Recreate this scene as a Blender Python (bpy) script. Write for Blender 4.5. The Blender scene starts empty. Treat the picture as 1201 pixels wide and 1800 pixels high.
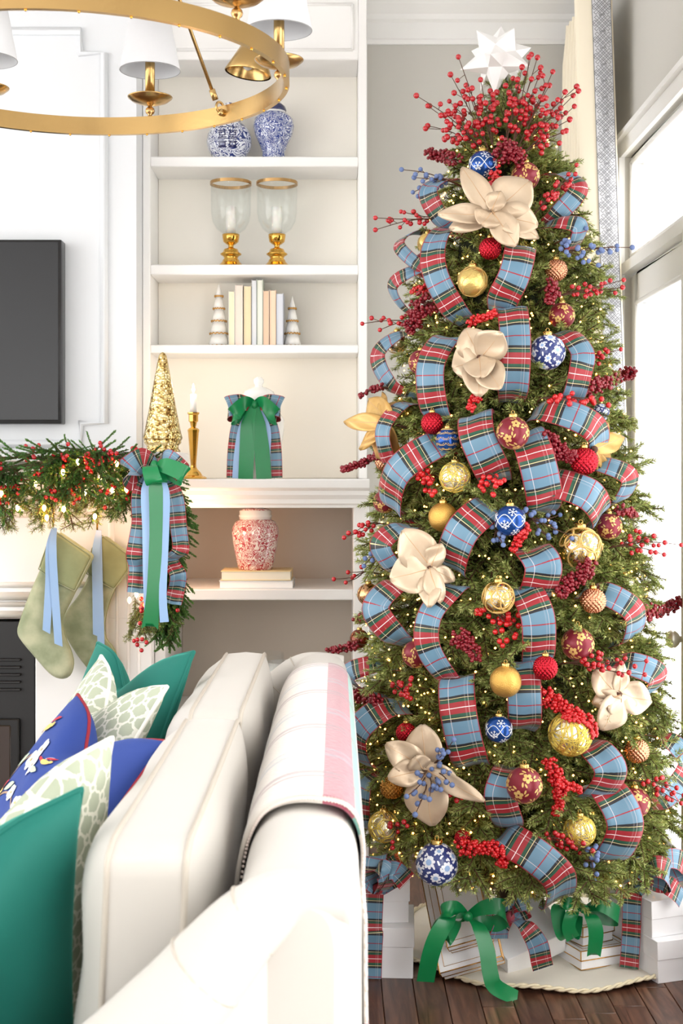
import bpy, bmesh, math, random
import numpy as np
from mathutils import Vector, Matrix, Quaternion, noise as mnoise

random.seed(7); np.random.seed(7)
scene = bpy.context.scene
col = scene.collection
V = Vector
pi = math.pi

# ------------------------------------------------------------------ camera, world, light, exposure
CAMZ, F, CX, CY = 1.34, 2400.0, 591.0, 836.0
cam_d = bpy.data.cameras.new('camera'); cam = bpy.data.objects.new('camera', cam_d); col.objects.link(cam)
cam.location = (0, 0, CAMZ); cam.rotation_euler = (pi/2, 0, 0)
cam_d.sensor_fit = 'VERTICAL'; cam_d.sensor_height = 36; cam_d.sensor_width = 24
cam_d.lens = 36*F/1800
cam_d.shift_x = (600.5-CX)/1800.0; cam_d.shift_y = -(900-CY)/1800.0
cam_d.clip_start = 0.05
cam_d.dof.use_dof = True; cam_d.dof.focus_distance = 3.65; cam_d.dof.aperture_fstop = 8
scene.camera = cam
world = bpy.data.worlds.new('world'); scene.world = world; world.use_nodes = True
bg = world.node_tree.nodes['Background']
bg.inputs['Color'].default_value = (1.0, 0.985, 0.965, 1); bg.inputs['Strength'].default_value = 2.35
sun_d = bpy.data.lights.new('daylight_sun', 'SUN'); sun = bpy.data.objects.new('daylight_sun', sun_d); col.objects.link(sun)
sun_d.energy = 0.6; sun_d.angle = math.radians(40); sun_d.color = (1, .96, .9)
sun.rotation_euler = V((-.62, .60, -.38)).to_track_quat('-Z', 'Y').to_euler()
vs = scene.view_settings
vs.view_transform = 'Standard'; vs.look = 'None'; vs.gamma = 1; vs.use_curve_mapping = False
vs.exposure = 0.80
scene.cycles.max_bounces = 10; scene.cycles.transparent_max_bounces = 12
scene.cycles.caustics_reflective = False; scene.cycles.caustics_refractive = False

def P(px, py, Y):
    """point at depth Y metres whose bearing from the tripod is read off the photograph"""
    return V(((px-CX)*Y/F, Y, CAMZ-(py-CY)*Y/F))

# ------------------------------------------------------------------ helpers
def lin(c):
    c = c/255.0
    return c/12.92 if c <= .04045 else ((c+.055)/1.055)**2.4
def RGB(r, g, b): return (lin(r), lin(g), lin(b), 1)

class Mesh:
    def __init__(s): s.v = []; s.f = []; s.uv = {}
    def add(s, vs_, fs, uvs=None):
        b = len(s.v); s.v += [tuple(x) for x in vs_]
        for i, f in enumerate(fs):
            s.f.append(tuple(b+k for k in f))
            if uvs: s.uv[len(s.f)-1] = [uvs[k] for k in f]
        return s
    def box(s, lo, hi, M=None):
        x0, y0, z0 = lo; x1, y1, z1 = hi
        p = [V(q) for q in ((x0,y0,z0),(x1,y0,z0),(x1,y1,z0),(x0,y1,z0),(x0,y0,z1),(x1,y0,z1),(x1,y1,z1),(x0,y1,z1))]
        if M: p = [M @ q for q in p]
        return s.add(p, [(0,3,2,1),(4,5,6,7),(0,1,5,4),(1,2,6,5),(2,3,7,6),(3,0,4,7)])
    def tube(s, pts, r, n=8, closed=False, cap=True):
        pts = [V(p) for p in pts]; m = len(pts)
        rr = r if isinstance(r, (list, tuple)) else [r]*m
        vs_ = []; prev = None
        for i in range(m):
            if closed: t = pts[(i+1) % m]-pts[i-1]
            else: t = pts[min(i+1, m-1)]-pts[max(i-1, 0)]
            t = t.normalized() if t.length > 1e-9 else V((0,0,1))
            if prev is None:
                a = V((0,0,1)) if abs(t.z) < .9 else V((1,0,0))
                u = t.cross(a).normalized()
            else:
                u = prev - t*prev.dot(t)
                u = u.normalized() if u.length > 1e-6 else t.orthogonal().normalized()
            prev = u; w = t.cross(u)
            for k in range(n):
                an = 2*pi*k/n
                vs_.append(pts[i]+(u*math.cos(an)+w*math.sin(an))*rr[i])
        fs = []
        for i in range(m if closed else m-1):
            j = (i+1) % m
            for k in range(n):
                l = (k+1) % n
                fs.append((i*n+k, i*n+l, j*n+l, j*n+k))
        if cap and not closed:
            fs.append(tuple(range(n-1, -1, -1))); fs.append(tuple((m-1)*n+k for k in range(n)))
        return s.add(vs_, fs)
    def lathe(s, prof, n=32, c=(0,0,0), M=None, cap=True):
        c = V(c); vs_ = []; fs = []
        for (r, z) in prof:
            for k in range(n):
                a = 2*pi*k/n; q = V((r*math.cos(a), r*math.sin(a), z))
                if M: q = M @ q
                vs_.append(c+q)
        for i in range(len(prof)-1):
            for k in range(n):
                l = (k+1) % n
                fs.append((i*n+k, i*n+l, (i+1)*n+l, (i+1)*n+k))
        if cap and prof[0][0] > 1e-4: fs.append(tuple(range(n-1, -1, -1)))
        if cap and prof[-1][0] > 1e-4: fs.append(tuple((len(prof)-1)*n+k for k in range(n)))
        return s.add(vs_, fs)
    def sphere(s, c, r, nu=16, nv=10, sc=(1,1,1)):
        c = V(c); prof = [(r*math.sin(pi*i/nv), -r*math.cos(pi*i/nv)) for i in range(nv+1)]
        prof[0] = (1e-5, -r); prof[-1] = (1e-5, r)
        return s.lathe(prof, nu, c, Matrix.Diagonal(V(sc)))
    def grid(s, pts, uvs=None, closed_u=False):
        """pts[i][j]"""
        ni = len(pts); nj = len(pts[0]); vs_ = [p for row in pts for p in row]
        fs = []
        for i in range(ni-1):
            for j in range(nj if closed_u else nj-1):
                k = (j+1) % nj
                fs.append((i*nj+j, i*nj+k, (i+1)*nj+k, (i+1)*nj+j))
        u = [q for row in uvs for q in row] if uvs else None
        return s.add(vs_, fs, u)
    def me(s, name, smooth=True):
        m = bpy.data.meshes.new(name); m.from_pydata([tuple(v) for v in s.v], [], s.f)
        if s.uv:
            L = m.uv_layers.new(name='UVMap')
            for i, poly in enumerate(m.polygons):
                if i in s.uv:
                    for k, li in enumerate(poly.loop_indices): L.data[li].uv = s.uv[i][k]
        if smooth: m.polygons.foreach_set('use_smooth', [True]*len(m.polygons))
        m.update()
        return m

LOC = {}
def thing(name, label, cat, loc=(0,0,0), group=None, kind=None):
    o = bpy.data.objects.new(name, None); col.objects.link(o); o.empty_display_size = .02
    o.location = loc; LOC[o.name] = V(loc)
    return tag(o, label, cat, group, kind)
def tag(o, label, cat=None, group=None, kind=None):
    if label: o['label'] = label
    if cat: o['category'] = cat
    if group: o['group'] = group
    if kind: o['kind'] = kind
    return o
def obj(name, mesh, m, parent=None, smooth=True, auto=None, label=None, kind=None):
    """one mesh object whose geometry is given in room coordinates"""
    me = mesh.me(name, smooth) if isinstance(mesh, Mesh) else mesh
    if m is not None and len(me.materials) == 0: me.materials.append(m)
    o = bpy.data.objects.new(name, me); col.objects.link(o)
    if parent:
        o.parent = parent
        if parent.name in LOC: o.matrix_parent_inverse = Matrix.Translation(-LOC[parent.name])
    if auto: shade_auto(me, auto)
    if label: o['label'] = label
    if kind: o['kind'] = kind
    return o
def shade_auto(me, deg=35):
    bm = bmesh.new(); bm.from_mesh(me)
    for e in bm.edges:
        if len(e.link_faces) == 2 and e.calc_face_angle(0) > math.radians(deg): e.smooth = False
    bm.to_mesh(me); bm.free()
def structure(name, mesh, m, label=None, smooth=False):
    o = obj(name, mesh, m, smooth=smooth); o['kind'] = 'structure'
    if label: o['label'] = label
    return o
def bevelled(mesh, w, seg=2, ang=30):
    """a Mesh with every sharp edge rounded"""
    me = mesh.me('tmp', False); bm = bmesh.new(); bm.from_mesh(me); bpy.data.meshes.remove(me)
    bmesh.ops.remove_doubles(bm, verts=bm.verts, dist=1e-5)
    bmesh.ops.recalc_face_normals(bm, faces=bm.faces)
    es = [e for e in bm.edges if len(e.link_faces) == 2 and e.calc_face_angle(0) > math.radians(ang)]
    bmesh.ops.bevel(bm, geom=es, offset=w, segments=seg, profile=.5, affect='EDGES', clamp_overlap=True)
    out = bpy.data.meshes.new('m'); bm.to_mesh(out); bm.free()
    out.polygons.foreach_set('use_smooth', [True]*len(out.polygons)); shade_auto(out, 40)
    return out
def outline_solid(pts, y0, y1, bev=.006, seg=2, M=None):
    """outline in (x, z) given thickness from y0 to y1"""
    m = Mesh(); n = len(pts)
    a = [V((p[0], y0, p[1])) for p in pts]; b = [V((p[0], y1, p[1])) for p in pts]
    if M: a = [M @ q for q in a]; b = [M @ q for q in b]
    m.add(a+b, [tuple(range(n)), tuple(range(2*n-1, n-1, -1))]+[(i, n+i, n+(i+1) % n, (i+1) % n) for i in range(n)])
    return bevelled(m, bev, seg) if bev else m.me('m', False)
def catmull(pts, per=8, closed=False):
    pts = [V(p) for p in pts]; n = len(pts); out = []
    if n < 3: return [pts[0].lerp(pts[-1], i/per) for i in range(per+1)]
    for i in range(n if closed else n-1):
        if closed: p0, p1, p2, p3 = pts[i-1], pts[i], pts[(i+1) % n], pts[(i+2) % n]
        else: p0, p1, p2, p3 = pts[max(i-1, 0)], pts[i], pts[i+1], pts[min(i+2, n-1)]
        for k in range(per):
            t = k/per
            out.append(.5*((2*p1)+(p2-p0)*t+(2*p0-5*p1+4*p2-p3)*t*t+(3*p1-p0-3*p2+p3)*t**3))
    if not closed: out.append(pts[-1])
    return out
def frame(dirv, up=V((0,0,1))):
    """matrix whose local X is dirv"""
    x = V(dirv).normalized(); y = V(up).cross(x)
    y = y.normalized() if y.length > 1e-4 else x.orthogonal().normalized()
    z = x.cross(y)
    return Matrix((x, y, z)).transposed()

# ------------------------------------------------------------------ materials
MATS = {}
def nodes_of(name):
    m = bpy.data.materials.new(name); m.use_nodes = True; MATS[name] = m
    nt = m.node_tree; return m, nt, nt.nodes['Principled BSDF']
def M(name, c=(255,255,255), rough=.5, metal=0.0, spec=None, bump=None, vary=None, sheen=None, emit=None, trans=None, coat=None, sss=None, ior=None):
    if name in MATS: return MATS[name]
    m, nt, b = nodes_of(name); N = nt.nodes; L = nt.links
    b.inputs['Base Color'].default_value = RGB(*c); b.inputs['Roughness'].default_value = rough; b.inputs['Metallic'].default_value = metal
    if spec is not None: b.inputs['Specular IOR Level'].default_value = spec
    if sheen: b.inputs['Sheen Weight'].default_value = sheen[0]; b.inputs['Sheen Roughness'].default_value = sheen[1]; b.inputs['Sheen Tint'].default_value = RGB(*sheen[2])
    if emit: b.inputs['Emission Color'].default_value = RGB(*emit[0]); b.inputs['Emission Strength'].default_value = emit[1]
    if trans: b.inputs['Transmission Weight'].default_value = trans
    if ior: b.inputs['IOR'].default_value = ior
    if coat: b.inputs['Coat Weight'].default_value = coat; b.inputs['Coat Roughness'].default_value = .05
    if sss: b.inputs['Subsurface Weight'].default_value = sss; b.inputs['Subsurface Scale'].default_value = .01
    tc = N.new('ShaderNodeTexCoord')
    if vary:   # (second colour, scale, detail)
        nz = N.new('ShaderNodeTexNoise'); nz.inputs['Scale'].default_value = vary[1]; nz.inputs['Detail'].default_value = 4
        L.new(tc.outputs['Object'], nz.inputs['Vector'])
        rp = N.new('ShaderNodeValToRGB'); rp.color_ramp.elements[0].position = .35; rp.color_ramp.elements[1].position = .65
        rp.color_ramp.elements[0].color = RGB(*c); rp.color_ramp.elements[1].color = RGB(*vary[0])
        L.new(nz.outputs['Fac'], rp.inputs['Fac']); L.new(rp.outputs['Color'], b.inputs['Base Color'])
    if bump:   # (kind, scale, strength)
        if bump[0] == 'noise':
            t = N.new('ShaderNodeTexNoise'); t.inputs['Scale'].default_value = bump[1]; t.inputs['Detail'].default_value = 3; o = t.outputs['Fac']
        elif bump[0] == 'weave':
            t = N.new('ShaderNodeTexChecker'); t.inputs['Scale'].default_value = bump[1]; o = t.outputs['Fac']
        else:
            t = N.new('ShaderNodeTexVoronoi'); t.inputs['Scale'].default_value = bump[1]; o = t.outputs['Distance']
        L.new(tc.outputs['Object'], t.inputs['Vector'])
        bp = N.new('ShaderNodeBump'); bp.inputs['Strength'].default_value = bump[2]; bp.inputs['Distance'].default_value = .004
        L.new(o, bp.inputs['Height']); L.new(bp.outputs['Normal'], b.inputs['Normal'])
    return m

def ramp(N, stops, interp='CONSTANT'):
    r = N.new('ShaderNodeValToRGB'); cr = r.color_ramp; cr.interpolation = interp
    while len(cr.elements) > 1: cr.elements.remove(cr.elements[-1])
    cr.elements[0].position = stops[0][0]; cr.elements[0].color = stops[0][1]
    for p, c in stops[1:]:
        e = cr.elements.new(p); e.color = c
    return r
def mth(nt, op, a, b=None, c=None):
    n = nt.nodes.new('ShaderNodeMath'); n.operation = op
    for i, x in enumerate((a, b, c)):
        if x is None: continue
        if isinstance(x, (int, float)): n.inputs[i].default_value = x
        else: nt.links.new(x, n.inputs[i])
    return n.outputs[0]
def mixc(nt, fac, a, b):
    n = nt.nodes.new('ShaderNodeMix'); n.data_type = 'RGBA'
    for sock, x in ((n.inputs[0], fac), (n.inputs[6], a), (n.inputs[7], b)):
        if isinstance(x, (int, float)): sock.default_value = x
        elif isinstance(x, tuple): sock.default_value = x
        else: nt.links.new(x, sock)
    return n.outputs[2]
def uv_of(nt):
    u = nt.nodes.new('ShaderNodeUVMap'); s = nt.nodes.new('ShaderNodeSeparateXYZ'); nt.links.new(u.outputs[0], s.inputs[0])
    return u.outputs[0], s.outputs[0], s.outputs[1]

BLU, BLK, CRM, GRN, RED, WHT, DRD = RGB(100,138,162), RGB(20,22,30), RGB(216,204,150), RGB(26,80,58), RGB(158,34,44), RGB(245,232,232), RGB(158,20,40)
def plaid(name, period=.125):
    m, nt, b = nodes_of(name); N, L = nt.nodes, nt.links
    vec, u, v = uv_of(nt)
    fr = mth(nt, 'FRACT', mth(nt, 'MULTIPLY', u, 1/period))
    st = ramp(N, [(0, BLU), (.20, DRD), (.225, BLU), (.42, BLK), (.475, CRM), (.488, BLK), (.505, GRN), (.565, RED), (.675, WHT), (.688, RED), (.80, GRN), (.86, BLK), (.878, CRM), (.891, BLK), (.955, BLU)])
    L.new(fr, st.inputs['Fac'])
    wv = ramp(N, [(0, RGB(0,0,0)), (.26, RGB(235,235,235)), (.275, RGB(0,0,0)), (.70, RGB(90,90,90)), (.74, RGB(0,0,0)), (.80, RGB(190,190,190)), (.815, RGB(0,0,0))])
    L.new(v, wv.inputs['Fac'])
    c1 = mixc(nt, mth(nt, 'MULTIPLY', wv.outputs['Color'], .75), st.outputs['Color'], WHT)
    ed = ramp(N, [(0, WHT), (.03, RGB(0,0,0)), (.97, WHT)]); L.new(v, ed.inputs['Fac'])
    c2 = mixc(nt, ed.outputs['Color'], c1, RGB(170,14,34))
    L.new(c2, b.inputs['Base Color']); b.inputs['Roughness'].default_value = .42
    b.inputs['Sheen Weight'].default_value = .15
    wt = N.new('ShaderNodeTexNoise'); wt.inputs['Scale'].default_value = 160; L.new(vec, wt.inputs['Vector'])
    bp = N.new('ShaderNodeBump'); bp.inputs['Strength'].default_value = .15; bp.inputs['Distance'].default_value = .002
    L.new(wt.outputs['Fac'], bp.inputs['Height']); L.new(bp.outputs['Normal'], b.inputs['Normal'])
    return m
PLAID = plaid('plaid_ribbon')
PLAID_S = plaid('plaid_ribbon_small', .09)

WHITE = M('white_paint', (246,246,245), .42, vary=((243,243,242), 3))
WALLP = M('panel_wall_paint', (224,227,230), .45)
SHELFW = M('shelf_white_paint', (247,246,244), .38)
CREAMBACK = M('bookcase_back_paint', (250,246,236), .55)
TAUPE = M('taupe_paint', (212,200,186), .6)
GREIGE = M('greige_wall_paint', (205,203,197), .7, bump=('noise', 300, .05))
CEIL = M('ceiling_paint', (240,240,240), .7)
BRASS = M('brushed_brass', (196,162,106), .24, 1.0, bump=('noise', 90, .05))
BRASS2 = M('polished_brass', (226,176,84), .1, 1.0)
ANTIQ = M('antique_brass', (194,156,104), .25, 1.0)
BLACK = M('black_metal', (14,14,15), .45)
def thin_glass(name, tint, edge=.35, face=.04):
    m = bpy.data.materials.new(name); m.use_nodes = True; MATS[name] = m; nt = m.node_tree; N, L = nt.nodes, nt.links
    N.remove(N['Principled BSDF']); t = N.new('ShaderNodeBsdfTransparent'); t.inputs['Color'].default_value = RGB(*tint); g = N.new('ShaderNodeBsdfGlossy'); g.inputs['Roughness'].default_value = .03
    lw = N.new('ShaderNodeLayerWeight'); lw.inputs['Blend'].default_value = .25
    mr = N.new('ShaderNodeMapRange'); mr.inputs['To Min'].default_value = face; mr.inputs['To Max'].default_value = edge; L.new(lw.outputs['Facing'], mr.inputs['Value'])
    mx_ = N.new('ShaderNodeMixShader'); L.new(mr.outputs[0], mx_.inputs[0]); L.new(t.outputs[0], mx_.inputs[1]); L.new(g.outputs[0], mx_.inputs[2]); L.new(mx_.outputs[0], N['Material Output'].inputs['Surface'])
    return m
GLASS = thin_glass('clear_glass', (254,255,255), .22, .02)
SHADE = M('white_linen_shade', (222,223,225), .8, bump=('noise', 400, .1))
SATIN_G = M('green_satin', (16,128,72), .28, sheen=(.4, .3, (120,220,160)), bump=('noise', 60, .03))
SATIN_B = M('blue_satin', (150,184,226), .3, sheen=(.3, .3, (230,240,255)))
BOXW = M('white_card', (250,250,252), .35, coat=.3)
GOLDL = M('gold_foil', (214,160,80), .25, .9)
BOXIN = M('white_card_matte', (248,248,250), .5)
BARK = M('brown_bark', (70,50,34), .9, bump=('noise', 60, .5))
TWIG = M('twig_brown', (84,54,38), .8)
REDB = M('red_berry', (186,22,34), .22, coat=.4, spec=.6)
REDB2 = M('bright_red_berry', (205,26,32), .25, coat=.4)
DARKB = M('dark_red_berry', (134,12,32), .3, coat=.3)
BLUEB = M('blue_berry', (116,136,180), .55, vary=((88,108,156), 40))
GOLD = M('gold_glitter', (222,176,92), .3, .85, bump=('vor', 500, .35))
PALEGOLD = M('pale_gold', (226,198,120), .28, .8, bump=('noise', 220, .25))
REDM = M('red_lacquer_metal', (186,26,44), .18, .75)
COPPER = M('rose_copper', (214,150,116), .22, .9)
MAROON = M('maroon_matte', (126,28,44), .34, .25, sheen=(.3, .4, (255,170,170)))
GOLDPRINT = M('gold_print', (222,184,112), .45, .3)
BLUEORN = M('blue_pearl', (30,76,150), .2, .55)
WHITEGLIT = M('white_glitter', (236,238,240), .5)
NAVY = M('navy_print', (40,56,120), .35, coat=.3)
LBLUE = M('pale_blue_print', (150,180,222), .4)
WPRINT = M('white_print', (232,236,244), .4)
CAPGOLD = M('ornament_cap_gold', (220,186,110), .25, 1.0)
MIRROR = M('silver_mirror', (220,220,214), .08, 1.0)
LEAFG = M('champagne_leaf', (214,194,168), .38, .4, sheen=(.2, .4, (255,240,220)), bump=('noise', 40, .12), vary=((202,178,150), 9))
LEAFY = M('golden_leaf', (214,176,108), .4, .3, vary=((188,140,70), 12))
GREENLEAF = M('green_leaf', (120,150,84), .5)
SOFAW = M('white_sofa_linen', (198,194,187), .85, bump=('weave', 900, .06), sheen=(.2, .5, (255,255,255)))
PIPE = M('sofa_piping', (192,184,172), .8)
TEAL = M('teal_velvet', (0,104,92), .75, sheen=(.7, .35, (90,210,190)))
LIGHTW = M('warm_light_bulb', (255,210,140), .4, emit=((255,176,84), 6.0))
FLAME = M('candle_flame', (255,220,160), .5, emit=((255,206,130), 14.0))
WAX = M('white_wax', (250,246,238), .5, sss=.3)
CERAM = M('white_ceramic', (245,243,238), .15, coat=.6)
# ------------------------------------------------------------------ the room
YB = 4.98      # back wall
XR = 0.99      # garden wall
CEILZ = 3.06
def floor_mat():
    m, nt, b = nodes_of('dark_wood'); N, L = nt.nodes, nt.links
    tc = N.new('ShaderNodeTexCoord'); mp = N.new('ShaderNodeMapping'); L.new(tc.outputs['Object'], mp.inputs['Vector'])
    mp.inputs['Scale'].default_value = (26, 2.2, 26)
    nz = N.new('ShaderNodeTexNoise'); nz.inputs['Scale'].default_value = 1.6; nz.inputs['Detail'].default_value = 6; nz.inputs['Distortion'].default_value = 1.2
    L.new(mp.outputs[0], nz.inputs['Vector'])
    rp = ramp(N, [(.3, RGB(62,38,28)), (.5, RGB(98,66,50)), (.7, RGB(128,92,72))], 'LINEAR'); L.new(nz.outputs['Fac'], rp.inputs['Fac'])
    oi = N.new('ShaderNodeObjectInfo')
    hs = N.new('ShaderNodeHueSaturation'); L.new(rp.outputs['Color'], hs.inputs['Color'])
    L.new(mth(nt, 'ADD', mth(nt, 'MULTIPLY', oi.outputs['Random'], .5), .72), hs.inputs['Value'])
    L.new(hs.outputs['Color'], b.inputs['Base Color']); b.inputs['Roughness'].default_value = .32
    bp = N.new('ShaderNodeBump'); bp.inputs['Strength'].default_value = .25; bp.inputs['Distance'].default_value = .003
    L.new(nz.outputs['Fac'], bp.inputs['Height']); L.new(bp.outputs['Normal'], b.inputs['Normal'])
    return m
WOOD = floor_mat()
SEAM = M('floor_seam', (40,26,20), .7)
fl = structure('floor', Mesh().box((-4.2, -2.5, -.06), (XR+.12, YB+.1, -.006)), SEAM, 'dark hand-scraped hardwood floor of narrow planks')
PW = .083
def plank_mesh(L_):
    return bevelled(Mesh().box((-PW/2+.0008, 0, -.02), (PW/2-.0008, L_-.0016, 0)), .0014, 1)
pm = {L_: plank_mesh(L_) for L_ in (.55, .7, .9)}
i = 0; x = -.42
while x < XR-.03:
    y = 2.9 - random.random()*.5
    while y < 4.9:
        L_ = random.choice((.55, .7, .9))
        me = pm[L_]
        o = bpy.data.objects.new('plank', me); col.objects.link(o); o.parent = fl; o.location = (x, y, 0)
        if not me.materials: me.materials.append(WOOD)
        y += L_
    x += PW
# remaining boards beyond the planks that can be told apart
rest = Mesh()
xx = -4.1
while xx < -.45:
    rest.box((xx, -2.4, -.006), (xx+.081, YB, 0)); xx += PW
xx = -.42-PW/2
while xx < XR-.1:
    rest.box((xx, -2.4, -.006), (xx+.081, 2.3, 0)); xx += PW
o = obj('plank_field', rest, WOOD, fl, smooth=False); o['kind'] = 'stuff'

structure('ceiling', Mesh().box((-4.2, -2.5, CEILZ), (XR+.12, YB+.1, CEILZ+.08)), CEIL, 'smooth white ceiling')
structure('wall_back', Mesh().box((-.72, YB, -.05), (XR+.1, YB+.1, CEILZ)), GREIGE, 'greige painted wall in the corner behind the tree')
# the chimney wall with its applied panel moulding
YC = 4.62
structure('wall_chimney', Mesh().box((-4.2, YC, -.05), (-.676, YB+.1, CEILZ)), WALLP, 'white panelled chimney wall')
def moulding(name, pts, w=.02, d=.014, y=YC, m=WALLP, label=None, n=6):
    t = Mesh()
    t.tube([V((p[0], y-.004, p[1])) for p in pts], w*.42, n)
    t.tube([V((p[0], y-.012, p[1])) for p in pts], w*.22, n)
    o = obj(name, t, m); o['kind'] = 'structure'
    if label: o['label'] = label
    return o
def pz(px, py, Y): q = P(px, py, Y); return (q.x, q.z)
moulding('trim_1', [(-2.6, pz(0,56,YC)[1]), pz(143,56,YC), pz(143,95,YC), pz(184,95,YC), pz(184,744,YC), pz(143,744,YC), pz(143,780,YC), (-2.6, pz(0,780,YC)[1])], .034, label='stepped-corner panel moulding on the chimney wall')
# cornice along the back wall and the chimney wall
def cornice(name, x0, x1, y, label):
    prof = [(0, -.15), (.012, -.15), (.014, -.135), (.008, -.128), (.010, -.07), (.022, -.062), (.028, -.045), (.06, -.018), (.068, -.008), (.068, 0), (0, 0)]
    m = Mesh(); n = len(prof)
    m.add([V((x0, y-a, CEILZ+b)) for a, b in prof]+[V((x1, y-a, CEILZ+b)) for a, b in prof],
          [(k, (k+1) % n, n+(k+1) % n, n+k) for k in range(n)]+[tuple(range(n)), tuple(range(2*n-1, n-1, -1))])
    return structure(name, m, WHITE, label)
cornice('trim_2', .10, XR, YB, 'white cornice above the greige wall')
cornice('trim_3', -4.2, -.66, YC, 'white cornice on the chimney wall')

# garden wall with glazed door and transom light
DY0, DY1, DZ, TZ = 3.86, 4.68, 2.02, 2.43      # opening, door head, transom head
wr = Mesh()
wr.box((XR, DY1, -.05), (XR+.12, YB+.1, CEILZ)); wr.box((XR, DY0, TZ), (XR+.12, DY1, CEILZ))
wr.box((XR, -2.5, TZ), (XR+.12, DY0, CEILZ)); wr.box((XR, 2.55, -.05), (XR+.12, 2.95, TZ)); wr.box((XR, -2.5, -.05), (XR+.12, -.6, TZ))  # unseen near stretch left open to let in more side light
structure('wall_right', wr, GREIGE, 'greige wall pierced by the garden door and transom window')
wf = Mesh()
for lo, hi in (((-4.2, -2.6, -.05), (-3.2, -2.5, CEILZ)), ((-3.2, -2.6, -.05), (-.2, -2.5, .55)), ((-3.2, -2.6, 2.5), (-.2, -2.5, CEILZ)), ((-.2, -2.6, -.05), (XR+.12, -2.5, CEILZ))): wf.box(lo, hi)
structure('wall_light_cut', wf, CEIL, 'added unseen white wall with a wide opening, cutting frontal light')  # unseen wall added to cut the light coming from behind the camera
cas = Mesh()
cas.box((XR-.016, 2.9, TZ-.0), (XR, DY1+.07, TZ+.05)); cas.box((XR-.034, 2.88, TZ+.05), (XR, DY1+.09, TZ+.068)); cas.box((XR-.022, 2.88, TZ+.068), (XR, DY1+.08, TZ+.08))
cas.box((XR-.02, DY1, 0), (XR, DY1+.07, TZ))
cas.box((XR-.012, 2.95, DZ+.008), (XR+.08, DY1, DZ+.045))
cas.box((XR-.012, DY0-.075, 0), (XR+.1, DY0-.005, DZ+.01)); cas.box((XR+.0, 2.95, 0), (XR+.1, 3.0, TZ))
structure('trim_4', cas, WHITE, 'white casing around garden door and transom')
def sash(name, y0, y1, z0, z1, st, label, rails=(), bars=()):
    root = thing(name, label, None, (XR, y0, z0), kind='structure')
    f = Mesh(); x0, x1 = XR+.02, XR+.06
    f.box((x0, y0, z0), (x1, y0+st, z1)); f.box((x0, y1-st, z0), (x1, y1, z1))
    f.box((x0, y0+st, z1-st), (x1, y1-st, z1)); f.box((x0, y0+st, z0), (x1, y1-st, z0+(st if z0 > .5 else .22)))
    obj('frame', bevelled(f, .004, 1), WHITE, root)
    bd = Mesh(); a0, a1, b0, b1 = y0+st, y1-st, z0+(st if z0 > .5 else .22), z1-st
    for p, q in (((a0,b0),(a1,b0)), ((a1,b0),(a1,b1)), ((a1,b1),(a0,b1)), ((a0,b1),(a0,b0))):
        bd.tube([V((XR+.02, p[0], p[1])), V((XR+.02, q[0], q[1]))], .009, 6)
    obj('glazing_bead', bd, WHITE, root)
    for yb in bars: obj('glazing_bar', Mesh().box((x0+.008, yb-.011, b0), (x1-.008, yb+.011, b1)), WHITE, root, smooth=False)
    g = obj('pane', Mesh().box((XR+.038, a0, b0), (XR+.042, a1, b1)), PANE, root, smooth=False)
    return root
def pane_mat():
    m = bpy.data.materials.new('window_pane'); m.use_nodes = True; nt = m.node_tree; N, L = nt.nodes, nt.links
    N.remove(N['Principled BSDF']); t = N.new('ShaderNodeBsdfTransparent'); g = N.new('ShaderNodeBsdfGlossy'); g.inputs['Roughness'].default_value = .02
    mx = N.new('ShaderNodeMixShader'); mx.inputs[0].default_value = .05
    L.new(t.outputs[0], mx.inputs[1]); L.new(g.outputs[0], mx.inputs[2]); L.new(mx.outputs[0], N['Material Output'].inputs['Surface'])
    return m
PANE = pane_mat()
dr = sash('door_1', DY0, DY1, .01, DZ, .10, 'white glazed garden door with a round knob')
kb = Mesh()
rot = Matrix.Rotation(-pi/2, 3, 'Y')
kb.lathe([(.028,0),(.030,.004),(.026,.008),(.010,.010),(.009,.026),(.018,.032),(.026,.042),(.027,.052),(.020,.062),(.004,.066)], 24, (XR+.02, 3.905, .872), rot)
obj('knob', kb, M('satin_nickel', (232,230,220), .3, .7), dr)
sash('window_1', DY0, DY1, DZ+.045, TZ-.002, .022, 'transom window light above the garden door')
sash('door_2', 3.0, DY0-.08, .01, DZ, .10, 'white glazed garden door leaf beyond the knob side')
sash('window_2', 3.0, DY0-.08, DZ+.045, TZ-.002, .022, 'transom window light above the second door leaf')

# ------------------------------------------------------------------ built-in bookcase
YU, YL = 4.76, 4.47            # upper and lower fronts
bc = thing('bookcase', 'tall white built-in bookcase with open shelves and a deep lower ledge', 'bookcase', (-.3, YU, 0))
XL0, XL1, XR0, XR1 = -.675, -.648, .0775, .108
zu = lambda py: CAMZ-(py-CY)*YU/F
zl = lambda py: CAMZ-(py-CY)*YL/F
LEDGE = zl(842)
def bpart(name, lo, hi, m=SHELFW, bev=.003): return obj(name, bevelled(Mesh().box(lo, hi), bev, 1), m, bc)
bpart('side_panel', (XL0, YU, LEDGE), (XL1, YB, CEILZ)); bpart('side_panel', (XR0, YU, LEDGE), (XR1, YB, CEILZ))
bpart('back_panel', (XL1, YB-.012, LEDGE), (XR0, YB-.001, zu(93)), CREAMBACK)
for a, b in ((275, 293), (465, 483), (606, 621)):
    bpart('shelf', (XL1, YU, zu(b)), (XR0, YB-.012, zu(a)))
hdr = bpart('header_panel', (XL1, YU, zu(105)), (XR0, YB, CEILZ))
hm = Mesh(); q = [(XL1+.06, zu(88)), (XR0-.02, zu(88)), (XR0-.02, zu(8)), (XL1+.06, zu(8))]
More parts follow.
